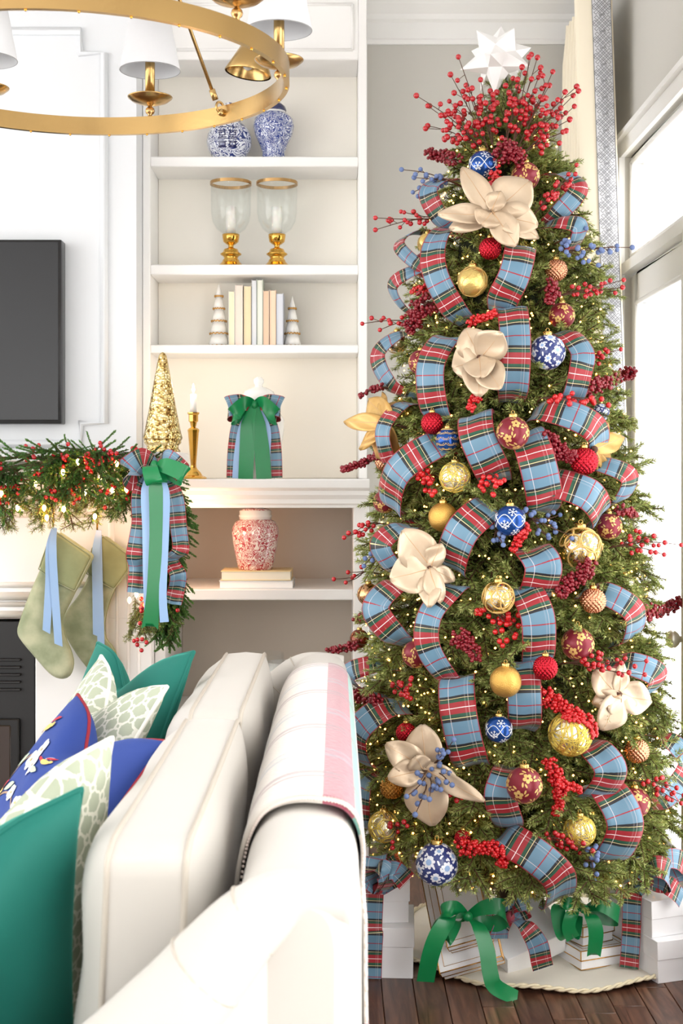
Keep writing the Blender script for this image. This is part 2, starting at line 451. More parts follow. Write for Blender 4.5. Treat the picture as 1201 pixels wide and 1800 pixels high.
for k in range(4): hm.tube([V((q[k][0], YU-.002, q[k][1])), V((q[(k+1) % 4][0], YU-.002, q[(k+1) % 4][1]))], .006, 6)
obj('panel_moulding', hm, SHELFW, bc)
# ledge with stepped mouldings
prof = [(0, 0), (-.05, 0), (-.054, -.004), (-.054, -.028), (-.046, -.034), (-.034, -.038), (-.034, -.052), (-.022, -.066), (-.022, -.080), (-.012, -.086), (-.012, -.094), (0, -.094)]
lm = Mesh(); n = len(prof)
prof = [(YB-YL, 0)] + prof[1:-1] + [(YB-YL, -.094)]
n = len(prof)
lm.add([V((-.594, YL+a, LEDGE+b)) for a, b in prof]+[V((XR1, YL+a, LEDGE+b)) for a, b in prof],
       [(k, (k+1) % n, n+(k+1) % n, n+k) for k in range(n)]+[tuple(range(n)), tuple(range(2*n-1, n-1, -1))])
obj('ledge', lm, SHELFW, bc, smooth=False)
bpart('side_panel', (.056, YL, 0), (XR1, YB, LEDGE-.09)); bpart('side_panel', (-.594, YL, 0), (-.56, YB, LEDGE-.09)); bpart('ledge_filler', (-.675, YC+.002, LEDGE-.09), (-.594, YB, LEDGE))
bpart('back_panel', (-.56, YB-.02, 0), (.06, YB-.002, LEDGE-.09), TAUPE)
ZLS = zl(1036)
bpart('shelf', (-.56, YL+.001, zl(1055)), (.057, YB-.02, ZLS))
bpart('shelf', (-.56, YL+.002, .50), (.057, YB-.02, .54)); bpart('plinth', (-.56, YL+.01, 0), (.057, YB-.02, .08))

# ------------------------------------------------------------------ chimneypiece
YM = 4.40
mt = thing('fireplace_mantel', 'white fireplace mantel with fluted leg and frieze panel', 'mantel', (-1.3, YM, 0))
XO = P(62, 0, YM).x; XE = P(266, 0, YM).x
def mpart(name, lo, hi, m=WHITE, bev=.003): return obj(name, bevelled(Mesh().box(lo, hi), bev, 1), m, mt)
zm = lambda py: CAMZ-(py-CY)*YM/F
MANT = 1.412
sh = Mesh(); XS1 = P(319, 0, 4.2).x
for x0_, x1_, y1_ in ((-3.0, -.596, YC), (-.596, None, 4.412)):     # the end of the shelf returns in front of the bookcase ledge
    for ya, za, zb, dx in ((4.14, -.03, 0, 0), (4.20, -.05, -.03, .03), (4.27, -.080, -.05, .07)):
        sh.box((x0_, ya, MANT+za), (x1_ or XS1-dx, y1_, MANT+zb))
obj('mantel_shelf', bevelled(sh, .004, 1), WHITE, mt)
mpart('frieze', (-3.0, YM, zm(1088)), (XE, YC, MANT-.08))
mpart('leg_block', (XO, YM+.001, 0), (XE, YC, zm(1086)))
for xa in (188, 206, 226, 244):
    t = Mesh(); xw = P(xa, 0, YM).x
    t.tube([V((xw, YM, .12)), V((xw, YM, zm(1010)))], .006, 6); obj('flute', t, WHITE, mt)
fr = Mesh(); qa = [(-2.4, zm(1028)), pz(196, 1028, YM), pz(196, 905, YM), (-2.4, zm(905))]
qa[0] = (-1.9, zm(1028)); qa[3] = (-1.9, zm(905)); q = qa
for k in range(4): fr.tube([V((q[k][0], YM, q[k][1])), V((q[(k+1) % 4][0], YM, q[(k+1) % 4][1]))], .010, 8)
obj('frieze_moulding', fr, WHITE, mt)
hb = Mesh()
for z_, r_ in ((zm(1048), .014), (zm(1062), .009), (zm(1080), .012)):
    hb.tube([V((-2.6, YM-.002, z_)), V((XO+.05, YM-.002, z_))], r_, 8)
obj('header_moulding', hb, WHITE, mt)
fb = thing('firebox', 'black metal fireplace insert with louvres and dark glass door', 'fireplace', (-1.5, YM+.02, 0))
xr = P(60, 0, YM).x
obj('surround', bevelled(Mesh().box((-2.4, YM+.012, .0), (xr, YM+.2, zm(1092))), .003, 1), BLACK, fb)
for k in range(5):
    zz = zm(1160)-k*.024; lo = Mesh().box((-2.0, YM-.004, -.004), (P(36, 0, YM).x, YM+.03, .004), Matrix.Translation((0, 0, zz)) @ Matrix.Rotation(0, 4, 'X'))
    obj('louvre', bevelled(lo, .002, 1), M('dark_louvre', (30,30,32), .5), fb)
fd = obj('door_frame', bevelled(Mesh().box((-2.0, YM-.006, .06), (P(34, 0, YM).x, YM+.02, zm(1225)-.07)), .004, 1), M('black_steel', (16,16,17), .35), fb)
obj('door_glass', bevelled(Mesh().box((-1.9, YM-.010, .12), (P(20, 0, YM).x, YM, zm(1225)-.09)), .004, 1), M('fire_glass', (52,40,34), .12, coat=.5), fb)

tv = thing('television', 'flat black television hung on the panelled chimney wall', 'television', (-1.4, 4.56, 1.6))
q0 = P(108, 421, 4.55); q1 = P(0, 745, 4.55)
obj('bezel', bevelled(Mesh().box((q0.x-1.02, 4.55, q1.z), (q0.x, YC-.003, q0.z)), .004, 2), M('tv_bezel', (14,14,16), .25), tv)
obj('screen', Mesh().box((q0.x-1.01, 4.5485, q1.z+.014), (q0.x-.011, 4.552, q0.z-.009)), M('tv_screen', (18,20,24), .3, spec=.5), tv, smooth=False)

# ------------------------------------------------------------------ brass library sconce on the bookcase head
sc = thing('library_sconce', 'small brass cone sconce arching off the bookcase head', 'sconce', P(470, 70, 4.74))
cpt = P(436, 130, 4.55)
s = Mesh(); s.lathe([(.077, 0), (.079, .002), (.034, .098), (.030, .100), (.028, .098), (.073, .003)], 40, cpt, Matrix.Rotation(math.radians(9), 3, 'Y'), cap=False); obj('shade', s, BRASS, sc)
s = Mesh(); s.tube(catmull([cpt+V((.006, 0, .095)), cpt+V((.012, .01, .16)), cpt+V((.05, .09, .235)), cpt+V((.07, .205, .195))], 6), .006, 8); obj('arm', s, BRASS, sc)
s = Mesh(); s.lathe([(.03, 0), (.03, .008), (.012, .014)], 24, cpt+V((.07, .209, .195)), Matrix.Rotation(pi/2, 3, 'X')); obj('backplate', s, BRASS, sc)
s = Mesh(); s.sphere(cpt+V((0, 0, .03)), .018, 14, 10); obj('bulb', s, M('frosted_bulb', (250,248,240), .2, trans=.5), sc)

# ------------------------------------------------------------------ chandelier
RC, RR, RH = V((P(130, 0, 2.9).x, 2.9, CAMZ+.836)), .458, .042
ch = thing('chandelier', 'round brass hoop chandelier with white candle shades', 'chandelier', RC)
s = Mesh()
pts = []
for k in range(97):
    a = 2*pi*k/96; c_, s_ = math.cos(a), math.sin(a)
    pts.append([RC+V((c_*r, s_*r, z)) for r, z in ((RR, 0), (RR, RH), (RR-.012, RH), (RR-.012, 0), (RR, 0))])
s.grid(pts); obj('hoop', s, BRASS, ch, smooth=True, auto=40)
for k in range(30):
    a = 2*pi*(k+.5)/30
    s = Mesh(); s.sphere(RC+V((math.cos(a)*(RR-.006), math.sin(a)*(RR-.006), -.001)), .003, 8, 5)
    obj('rivet', s, BRASS2, ch)
for th in (77, 128, 18, -36, -95, -160):
    a = math.radians(th); b = RC+V((math.cos(a)*(RR-.006), math.sin(a)*(RR-.006), RH))
    s = Mesh(); s.lathe([(.006, 0), (.005, .004), (.010, .008), (.012, .014), (.010, .020), (.005, .024), (.006, .03)], 20, b); obj('finial_ball', s, ANTIQ, ch)
    s = Mesh(); s.lathe([(.006, .026), (.022, .030), (.044, .038), (.054, .046), (.055, .048), (.052, .048), (.03, .043), (.013, .046)], 36, b); obj('drip_cup', s, BRASS, ch)
    s = Mesh(); s.lathe([(.012, .044), (.012, .20), (.004, .205)], 20, b); obj('candle_sleeve', s, BRASS, ch)
    s = Mesh(); z0 = .112
    s.lathe([(.0735, z0), (.0738, z0+.001), (.048, z0+.14), (.0475, z0+.14), (.0728, z0+.001)], 40, b, cap=False); sd = obj('lamp_shade', s, SHADE, ch)
    s = Mesh(); s.tube([b+V((math.cos(t*2*pi/40)*.0736, math.sin(t*2*pi/40)*.0736, z0+.001)) for t in range(40)], .0009, 5, closed=True); obj('shade_rim', s, M('grey_wire', (150,150,150), .4), sd)
hub = RC+V((0, 0, .80))
for th in (50, 170, 290):
    a = math.radians(th); e = RC+V((math.cos(a)*(RR-.02), math.sin(a)*(RR-.02), RH*.6))
    s = Mesh(); d = (hub-e).normalized(); s.tube([e+d*.035, hub], .0042, 10); s.tube([e+d*.03, e+d*.055], .0075, 10); obj('hanging_rod', s, BRASS, ch)
    s = Mesh(); s.tube([e+V((0, 0, .012))+V((math.cos(t*2*pi/16)*.012*math.cos(a), math.cos(t*2*pi/16)*.012*math.sin(a), math.sin(t*2*pi/16)*.012)) for t in range(16)], .0032, 7, closed=True); s.sphere(e+V((math.cos(a)*.004, math.sin(a)*.004, 0)), .009, 12, 8); obj('hook', s, BRASS, ch)
s = Mesh(); s.tube([hub, V((hub.x, hub.y, CEILZ-.02))], .008, 10); s.lathe([(.06, 0), (.06, .015), (.02, .03)], 24, V((hub.x, hub.y, CEILZ-.03))); s.sphere(hub, .02, 14, 10); obj('stem', s, BRASS, ch)

# ------------------------------------------------------------------ curtain with key-pattern border
cu = thing('curtain', 'floor-length cream pleated drape with grey key-pattern border beside the garden door', 'curtain', (.88, 4.6, 0))
CT = CAMZ+1.60
def lean(z): return -.055*(z-CAMZ)/1.6
LINEN = M('cream_linen', (246,236,214), .85, bump=('weave', 700, .05))
base = [V((.850, 4.90)), V((.868, 4.57))]
rows = []
zs = [0.02+i*(CT-.14-.02)/14 for i in range(15)]+[CT-.12, CT-.09, CT-.05, CT]
NP = 90
for z in zs:
    row = []; top = max(0, (z-(CT-.16))/.16)
    amp = .030*(1-.55*top)+.010*(1-z/CT)
    for k in range(NP+1):
        t = k/NP; c = base[0].lerp(base[1], t)
        ph = t*2*pi*7.0
        off = amp*math.sin(ph)+.25*amp*math.sin(2*ph+1.3*math.sin(z*.7))
        row.append(V((c.x+off-.01+top*.012*math.sin(ph*2), c.y+.006*math.sin(ph*2), z)))
    rows.append(row)
s = Mesh(); s.grid(rows); obj('pleated_drop', s, LINEN, cu)
s = Mesh()
ed = []
for z in [0.02+i*(CT-.02)/24 for i in range(25)]:
    w = 1+.04*math.sin(z*3)
    ed.append([V((.850+lean(z), 4.56, z)), V((.858+lean(z), 4.541, z)), V((.868+.055*w+lean(z), 4.535, z)), V((.86+.108*w+lean(z), 4.541, z)), V((.977+lean(z), 4.56, z)), V((.96+lean(z), 4.60, z))])
s.grid(ed); obj('leading_edge', s, LINEN, cu)
BANDW = M('border_white', (240,241,246), .7); BANDG = M('border_grey', (138,139,144), .7)
s = Mesh(); st = Mesh()
zc = [0.02+i*(CT-.03)/30 for i in range(31)]
X0, X1 = .902, .966
s.grid([[V((X0+lean(z), 4.5325, z)), V(((X0+X1)/2+lean(z), 4.527, z)), V((X1+lean(z), 4.5335, z))] for z in zc])
bd = obj('border_band', s, BANDW, cu)
for xe in (X0+.001, X1-.001):
    st.tube([V((xe+lean(z), 4.5315, z)) for z in zc], .0012, 5)
obj('border_line', st, BANDG, bd)
km = Mesh(); pitch = .0548; z = .1; bw = .0009
def bar(a, b, zc_):
    a = V(a); b = V(b); d = (b-a).normalized(); n_ = V((-d.y, d.x))*bw
    xm = (X0+X1)/2
    pts = [a+n_-d*bw, b+n_+d*bw, b-n_+d*bw, a-n_-d*bw]
    km.add([V((xm+p.x+lean(zc_), 4.5225+abs(p.x)*.16, zc_+p.y)) for p in pts], [(0, 1, 2, 3)])
while z < CT-.04:
    r45 = math.cos(pi/4)
    def R(x_, y_): return ((x_-y_)*r45, (x_+y_)*r45)
    u = .0072
    for off in (-2*u, 0, 2*u):
        Lh = 3.4*u if off else 4.4*u
        for sgn in (0, 1):
            cs = [(-Lh, off-.62*u), (Lh, off-.62*u), (Lh, off+.62*u), (-Lh, off+.62*u)]
            if sgn: cs = [(y_, x_) for x_, y_ in cs]
            for k in range(4): bar(R(*cs[k]), R(*cs[(k+1) % 4]), z)
    z += pitch
obj('key_pattern', km, BANDG, bd, smooth=False)
rd = thing('curtain_rod', 'short brass curtain rod end bracketed above the drape', 'curtain rod', (.9, 4.9, CT))
s = Mesh(); s.tube([V((.858, 4.93, CT+.009)), V((.866, 4.60, CT+.009))], .011, 12); obj('rod', s, ANTIQ, rd)
s = Mesh(); s.box((.838, 4.905, CT+.004), (XR, 4.925, CT+.028)); obj('bracket', bevelled(s, .003, 1), ANTIQ, rd)
# ------------------------------------------------------------------ sofa
sofa = thing('sofa', 'white linen roll-arm sofa with two boxed back cushions', 'sofa', (-.4, 2.5, 0))
SY0, SY1, ST = 1.545, 3.56, .883
bp_ = catmull([V((.030, 0, .12)), V((.030, 0, .45)), V((.030, 0, .76)), V((.028, 0, .835)), V((.008, 0, .872)), V((-.04, 0, ST)), V((-.085, 0, .872)), V((-.115, 0, .835)), V((-.128, 0, .77)), V((-.15, 0, .60)), V((-.17, 0, .42))], 5)
ctr = V((-.05, 0, .7))
def back_section(y, k):
    return [V((ctr.x+(p.x-ctr.x)*k if True else 0, y, ctr.z+(p.z-ctr.z)*(1-(1-k)*.45))) for p in bp_]
s = Mesh(); secs = []
for y, k in ((SY0+.002, .6), (SY0+.01, .82), (SY0+.03, .95), (SY0+.06, 1), (SY0+.1, 1), (2.0, 1), (2.5, 1), (3.0, 1), (3.42, 1), (SY1-.05, 1), (SY1-.02, .95), (SY1-.006, .82), (SY1, .6)):
    secs.append(back_section(y, k))
s.grid(secs)
n = len(bp_)
s.add(secs[0], [tuple(range(n))]); s.add(secs[-1], [tuple(range(n-1, -1, -1))])
obj('back_frame', s, SOFAW, sofa)
def arm(y_in, sgn, name='arm'):
    """rolled arm; sgn -1: the outside faces smaller y"""
    pth = catmull([V((.018, y_in, .845)), V((-.05, y_in, .848)), V((-.095, y_in+sgn*.02, .832)), V((-.14, y_in+sgn*.04, .79)), V((-.19, y_in+sgn*.055, .737)), V((-.27, y_in+sgn*.07, .67)), V((-.45, y_in+sgn*.075, .58)), V((-.64, y_in+sgn*.075, .55)), V((-.80, y_in+sgn*.075, .54))], 6)
    m = len(pth)
    rr = [.030+.028*min(1, k/(m*.55)) for k in range(m)]
    rr[-1] = .02; rr[-2] = .045
    s = Mesh(); s.tube(pth, rr, 18); a = obj(name, s, SOFAW, sofa)
    p2 = Mesh(); g = []
    for k, p in enumerate(pth):
        yo = p.y-sgn*rr[k]*-.55; yi = p.y-sgn*rr[k]*.75
        g.append([V((p.x, yi, .10)), V((p.x, yi, p.z-rr[k]*.2)), V((p.x, yo, p.z-rr[k]*.3)), V((p.x, yo, p.z-.12)), V((p.x, yo, .10))])
    p2.grid(g); p2.add(g[0], [(0, 1, 2, 3, 4)]); p2.add(g[-1], [(4, 3, 2, 1, 0)]); obj('arm_panel', p2, SOFAW, sofa, auto=40)
    w = Mesh()
    for k in (12, 19):
        p = pth[k]; t = (pth[k+1]-pth[k-1]).normalized(); u = V((0, 1, 0)); w_ = t.cross(u).normalized()
        w.tube([p+(u*math.cos(q)+w_*math.sin(q))*(rr[k]+.0006) for q in [2*pi*i/28 for i in range(28)]], .0016, 6, closed=True)
    obj('arm_piping', w, PIPE, a)
arm(SY0+.035, -1); arm(SY1-.035, 1)
obj('seat_base', bevelled(Mesh().box((-.80, SY0+.03, .10), (-.10, SY1-.03, .34)), .01, 2), SOFAW, sofa)
for a, b in ((SY0+.06, 2.545), (2.555, SY1-.06)):
    obj('seat_cushion', bevelled(Mesh().box((-.80, a, .33), (-.19, b, .446)), .03, 3), SOFAW, sofa)
for lx in (-.74, -.03):
    for ly in (SY0+.09, SY1-.09):
        s = Mesh(); s.lathe([(.016, 0), (.02, .02), (.026, .105)], 16, (lx, ly, 0)); obj('leg', s, M('walnut_leg', (70,44,30), .4), sofa)
def back_cushion(y0, y1, zb, zt, x0, lean_, bulge, name='back_cushion', sag=.0):
    """boxed cushion: two puffed faces, a boxing band and corded seams"""
    n_ = 22; hw = .048
    def outline(a, b):   # a,b in -1..1 -> (y,z)
        k = .012
        yy = (y0+y1)/2+(y1-y0)/2*a*(1-.018*(1-b*b)); zz = (zb+zt)/2+(zt-zb)/2*b*(1-.02*(1-a*a)*(1 if b < 0 else -.6))
        zz -= sag*(1-a*a)*max(0, b)
        rx = max(0, abs(a)-.9)/.1; rz = max(0, abs(b)-.9)/.1
        if rx > 0 and rz > 0:
            sh_ = .012*min(rx, rz); yy -= math.copysign(sh_, a); zz -= math.copysign(sh_, b)
        return yy, zz
    def pt(a, b, side):
        yy, zz = outline(a, b)
        puff = (bulge if side < 0 else bulge*.50)*((1-a**4)*(1-b**4))**.6*(1+.10*math.sin(a*5+b*3+y0)+.06*math.sin(b*7-a*4))
        xx = x0+lean_*(zt-zz)+side*(hw+puff)
        return V((xx, yy, zz))
    s = Mesh(); grids = {}
    for side in (-1, 1):
        g = [[pt(-1+2*i/n_, -1+2*j/n_, side) for j in range(n_+1)] for i in range(n_+1)]
        s.grid(g if side > 0 else [list(reversed(r)) for r in g]); grids[side] = g
    def per(side):
        g = grids[side]; return [g[i][0] for i in range(n_)]+[g[n_][j] for j in range(n_)]+[g[i][n_] for i in range(n_, 0, -1)]+[g[0][j] for j in range(n_, 0, -1)]
    A, B = per(-1), per(1); cen = V((x0, (y0+y1)/2, (zb+zt)/2))
    mid = []
    for a, b in zip(A, B):
        c = (a+b)/2; o_ = (c-cen); o_.x = 0; mid.append(c+o_.normalized()*.008)
    s.grid([A+[A[0]], mid+[mid[0]], B+[B[0]]])
    c = obj(name, s, SOFAW, sofa)
    w = Mesh(); w.tube(A, .0042, 7, closed=True); w.tube(B, .0042, 7, closed=True); obj('cushion_piping', w, PIPE, c)
back_cushion(1.66, 2.572, .44, .888, -.230, -.045, .066, sag=.006)
back_cushion(2.574, 3.50, .44, .890, -.229, -.045, .070, sag=.004)

# ------------------------------------------------------------------ throw over the sofa back
def throw_mat():
    m, nt, b = nodes_of('throw_wool'); N, L = nt.nodes, nt.links
    vec, u, v = uv_of(nt)
    cream = RGB(206,199,190)
    band = ramp(N, [(0, cream), (.298, RGB(150,38,74)), (.336, RGB(104,172,162)), (.358, RGB(210,206,202)), (.56, RGB(176,60,92)), (.61, RGB(120,176,160)), (.66, cream), (.80, RGB(70,86,140)), (.86, RGB(40,74,60)), (.92, RGB(170,60,90))])
    L.new(v, band.inputs['Fac'])
    fr = mth(nt, 'FRACT', mth(nt, 'MULTIPLY', u, 2.6))
    ln = ramp(N, [(0, RGB(0,0,0)), (.2, RGB(180,180,180)), (.23, RGB(0,0,0)), (.26, RGB(170,170,170)), (.31, RGB(0,0,0)), (.60, RGB(150,150,150)), (.64, RGB(80,80,80)), (.72, RGB(150,150,150)), (.75, RGB(0,0,0))])
    L.new(fr, ln.inputs['Fac'])
    lc = ramp(N, [(0, RGB(110,52,80)), (.5, RGB(92,122,150))]); L.new(fr, lc.inputs['Fac'])
    c = mixc(nt, mth(nt, 'MULTIPLY', ln.outputs['Color'], 1.6), band.outputs['Color'], lc.outputs['Color'])
    nz = N.new('ShaderNodeTexNoise'); nz.inputs['Scale'].default_value = 130; L.new(vec, nz.inputs['Vector'])
    c = mixc(nt, mth(nt, 'MULTIPLY', nz.outputs['Fac'], .22), c, cream)
    L.new(c, b.inputs['Base Color']); b.inputs['Roughness'].default_value = .95; b.inputs['Sheen Weight'].default_value = .5
    bp = N.new('ShaderNodeBump'); bp.inputs['Strength'].default_value = .35; bp.inputs['Distance'].default_value = .004
    L.new(nz.outputs['Fac'], bp.inputs['Height']); L.new(bp.outputs['Normal'], b.inputs['Normal'])
    return m
THROW = throw_mat()
tp = catmull([V((-.152, 0, .60)), V((-.139, 0, .70)), V((-.128, 0, .80)), V((-.111, 0, .854)), V((-.083, 0, .882)), V((-.04, 0, ST+.010)), V((.012, 0, .884)), V((.0345, 0, .842)), V((.0345, 0, .76)), V((.035, 0, .55)), V((.037, 0, .30)), V((.039, 0, .07))], 6)
tot = 0; acc = [0]
for a, b in zip(tp, tp[1:]): tot += (b-a).length; acc.append(tot)
tb = thing('throw_blanket', 'cream wool throw with pink and aqua stripes draped over sofa back', 'blanket', (0, 2.5, .07))
s = Mesh(); g = []; uvs = []
NU = 40
for i in range(NU+1):
    t = i/NU; row = []; ur = []
    for k, p in enumerate(tp):
        v_ = acc[k]/tot
        y = 1.86+t*1.36
        y -= max(0, v_-.45)*.22*(1-t); y += max(0, .30-v_)*.25*(1-t)-max(0, .22-v_)*.5*t
        wv = .004*math.sin(t*17+v_*6)*max(0, min(1, abs(v_-.36)*4-.3)); drop = .012*math.sin(t*9+1.0)*(1 if v_ > .9 else 0)
        n_ = V((1, 0, 0)) if v_ > .45 else V((-1, 0, .3))
        q = V((p.x, y, p.z+drop))+n_*(abs(wv)+.002)
        if v_ < .2: q.z += .05*math.sin(t*3.2)*(0.2-v_)*4
        row.append(q); ur.append((y, v_))
    g.append(row); uvs.append(ur)
s.grid(g, uvs); o = obj('blanket', s, THROW, tb)
md = o.modifiers.new('thick', 'SOLIDIFY'); md.thickness = .006; md.offset = 1
s = Mesh(); edge = g[0]
for k in range(0, len(edge)-1):
    for q_ in (0, .5):
        p = edge[k].lerp(edge[k+1], q_); d = (edge[k+1]-edge[k]).normalized()
        s.tube([p+V((0, .012, 0))+V((.004, 0, .006)), p+V((0, -.004, 0))+d*.006+V((.004, 0, .006))], .0022, 5)
obj('blanket_stitch', s, M('stitch_cream', (236,222,214), .9), tb, kind='stuff')

# ------------------------------------------------------------------ pillows
def sage_mat():
    m, nt, b = nodes_of('sage_lattice'); N, L = nt.nodes, nt.links
    vec, u, v = uv_of(nt)
    mp = N.new('ShaderNodeMapping'); mp.inputs['Scale'].default_value = (14, 14, 1); mp.inputs['Rotation'].default_value = (0, 0, .785); L.new(vec, mp.inputs['Vector'])
    nz = N.new('ShaderNodeTexNoise'); nz.inputs['Scale'].default_value = 3.2; nz.inputs['Detail'].default_value = 1; L.new(mp.outputs[0], nz.inputs['Vector'])
    sp = N.new('ShaderNodeSeparateXYZ'); L.new(mp.outputs[0], sp.inputs[0])
    def cell(sock, off=0.0): return mth(nt, 'SUBTRACT', mth(nt, 'FRACT', mth(nt, 'ADD', sock, off)), .5)
    wob = mth(nt, 'MULTIPLY', mth(nt, 'SUBTRACT', nz.outputs['Fac'], .5), .28)
    a = cell(mth(nt, 'ADD', sp.outputs[0], wob)); c = cell(mth(nt, 'SUBTRACT', sp.outputs[1], wob))
    r = mth(nt, 'SQRT', mth(nt, 'ADD', mth(nt, 'MULTIPLY', a, a), mth(nt, 'MULTIPLY', c, c)))
    ring = mth(nt, 'LESS_THAN', mth(nt, 'ABSOLUTE', mth(nt, 'SUBTRACT', r, .20)), .075)
    la = mth(nt, 'LESS_THAN', mth(nt, 'ABSOLUTE', a), .085); lc_ = mth(nt, 'LESS_THAN', mth(nt, 'ABSOLUTE', c), .085)
    out = mth(nt, 'GREATER_THAN', r, .2)
    line = mth(nt, 'MAXIMUM', ring, mth(nt, 'MULTIPLY', out, mth(nt, 'MAXIMUM', la, lc_)))
    wv = N.new('ShaderNodeTexNoise'); wv.inputs['Scale'].default_value = 3; L.new(vec, wv.inputs['Vector'])
    green = mixc(nt, wv.outputs['Fac'], RGB(158,168,144), RGB(192,198,178))
    cc = mixc(nt, line, green, RGB(228,228,214))
    L.new(cc, b.inputs['Base Color']); b.inputs['Roughness'].default_value = .9
    ht = N.new('ShaderNodeTexChecker'); ht.inputs['Scale'].default_value = 220; L.new(vec, ht.inputs['Vector'])
    bp = N.new('ShaderNodeBump'); bp.inputs['Strength'].default_value = .2; bp.inputs['Distance'].default_value = .002
    L.new(mth(nt, 'ADD', line, mth(nt, 'MULTIPLY', ht.outputs['Fac'], .3)), bp.inputs['Height']); L.new(bp.outputs['Normal'], b.inputs['Normal'])
    return m
SAGE = sage_mat()
BLUEF = M('royal_blue_linen', (34,62,140), .75, bump=('weave', 600, .06), sheen=(.15, .5, (120,150,230)))
def pillow(name, label, A, B, mat_, pipe, h=.46, back=.14, T=.085, chop=.10, face=1, decals=None, pr=.0045):
    """A, B: the two upper corners; the pillow leans back by `back` towards the side it rests on"""
    u = (B-A); w = u.length; u.normalize()
    hor = V((u.x, u.y, 0)).normalized(); nrm = hor.cross(V((0, 0, 1))) * face   # the face that looks into the room
    up = (V((0, 0, 1))*math.cos(back)-nrm*math.sin(back)); up = (up-u*up.dot(u)).normalized()
    n3 = u.cross(up).normalized(); 
    if n3.dot(nrm) < 0: n3 = -n3
    c = (A+B)/2-up*h/2
    root = thing(name, label, 'pillow', c-up*h/2)
    def pt(s_, t_, side, lift=0):
        x = s_*w/2*(1-.10*(1-t_*t_)); z = t_*h/2*(1-.10*(1-s_*s_))
        e = (max(0, 1-s_**2)*max(0, 1-t_**2))
        d = T*e**.42
        k = math.exp(-(s_/.36)**2)*max(0, (t_+1)/2)**2.2
        z -= chop*k; d *= 1+.35*k
        d += .004*math.sin(s_*9+t_*4)*e
        return c+u*x+up*z+n3*(side*d+lift*side)
    n_ = 26
    s = Mesh()
    ts = [math.sin(pi/2*(-1+2*i/n_)) for i in range(n_+1)]
    for side in (1, -1):
        g = [[pt(a, b, side) for b in ts] for a in ts]; uv = [[((a+1)/2, (b+1)/2) for b in ts] for a in ts]
        if side < 0: g = [list(reversed(r)) for r in g]; uv = [list(reversed(r)) for r in uv]
        s.grid(g, uv)
    body = obj('cover', s, mat_, root)
    if pipe:
        lp = [pt(a, 1, 1) for a in ts[:-1]]+[pt(1, b, 1) for b in reversed(ts[1:])]+[pt(a, -1, 1) for a in reversed(ts[1:])]+[pt(-1, b, 1) for b in ts[:-1]]
        s = Mesh(); s.tube(lp, pr, 7, closed=True); obj('piping', s, pipe, root)
    if decals: decals(lambda a, b, lift=.0015: pt(a, b, 1, lift), root)
    return root
def at(px, py, Y): return P(px, py, Y)
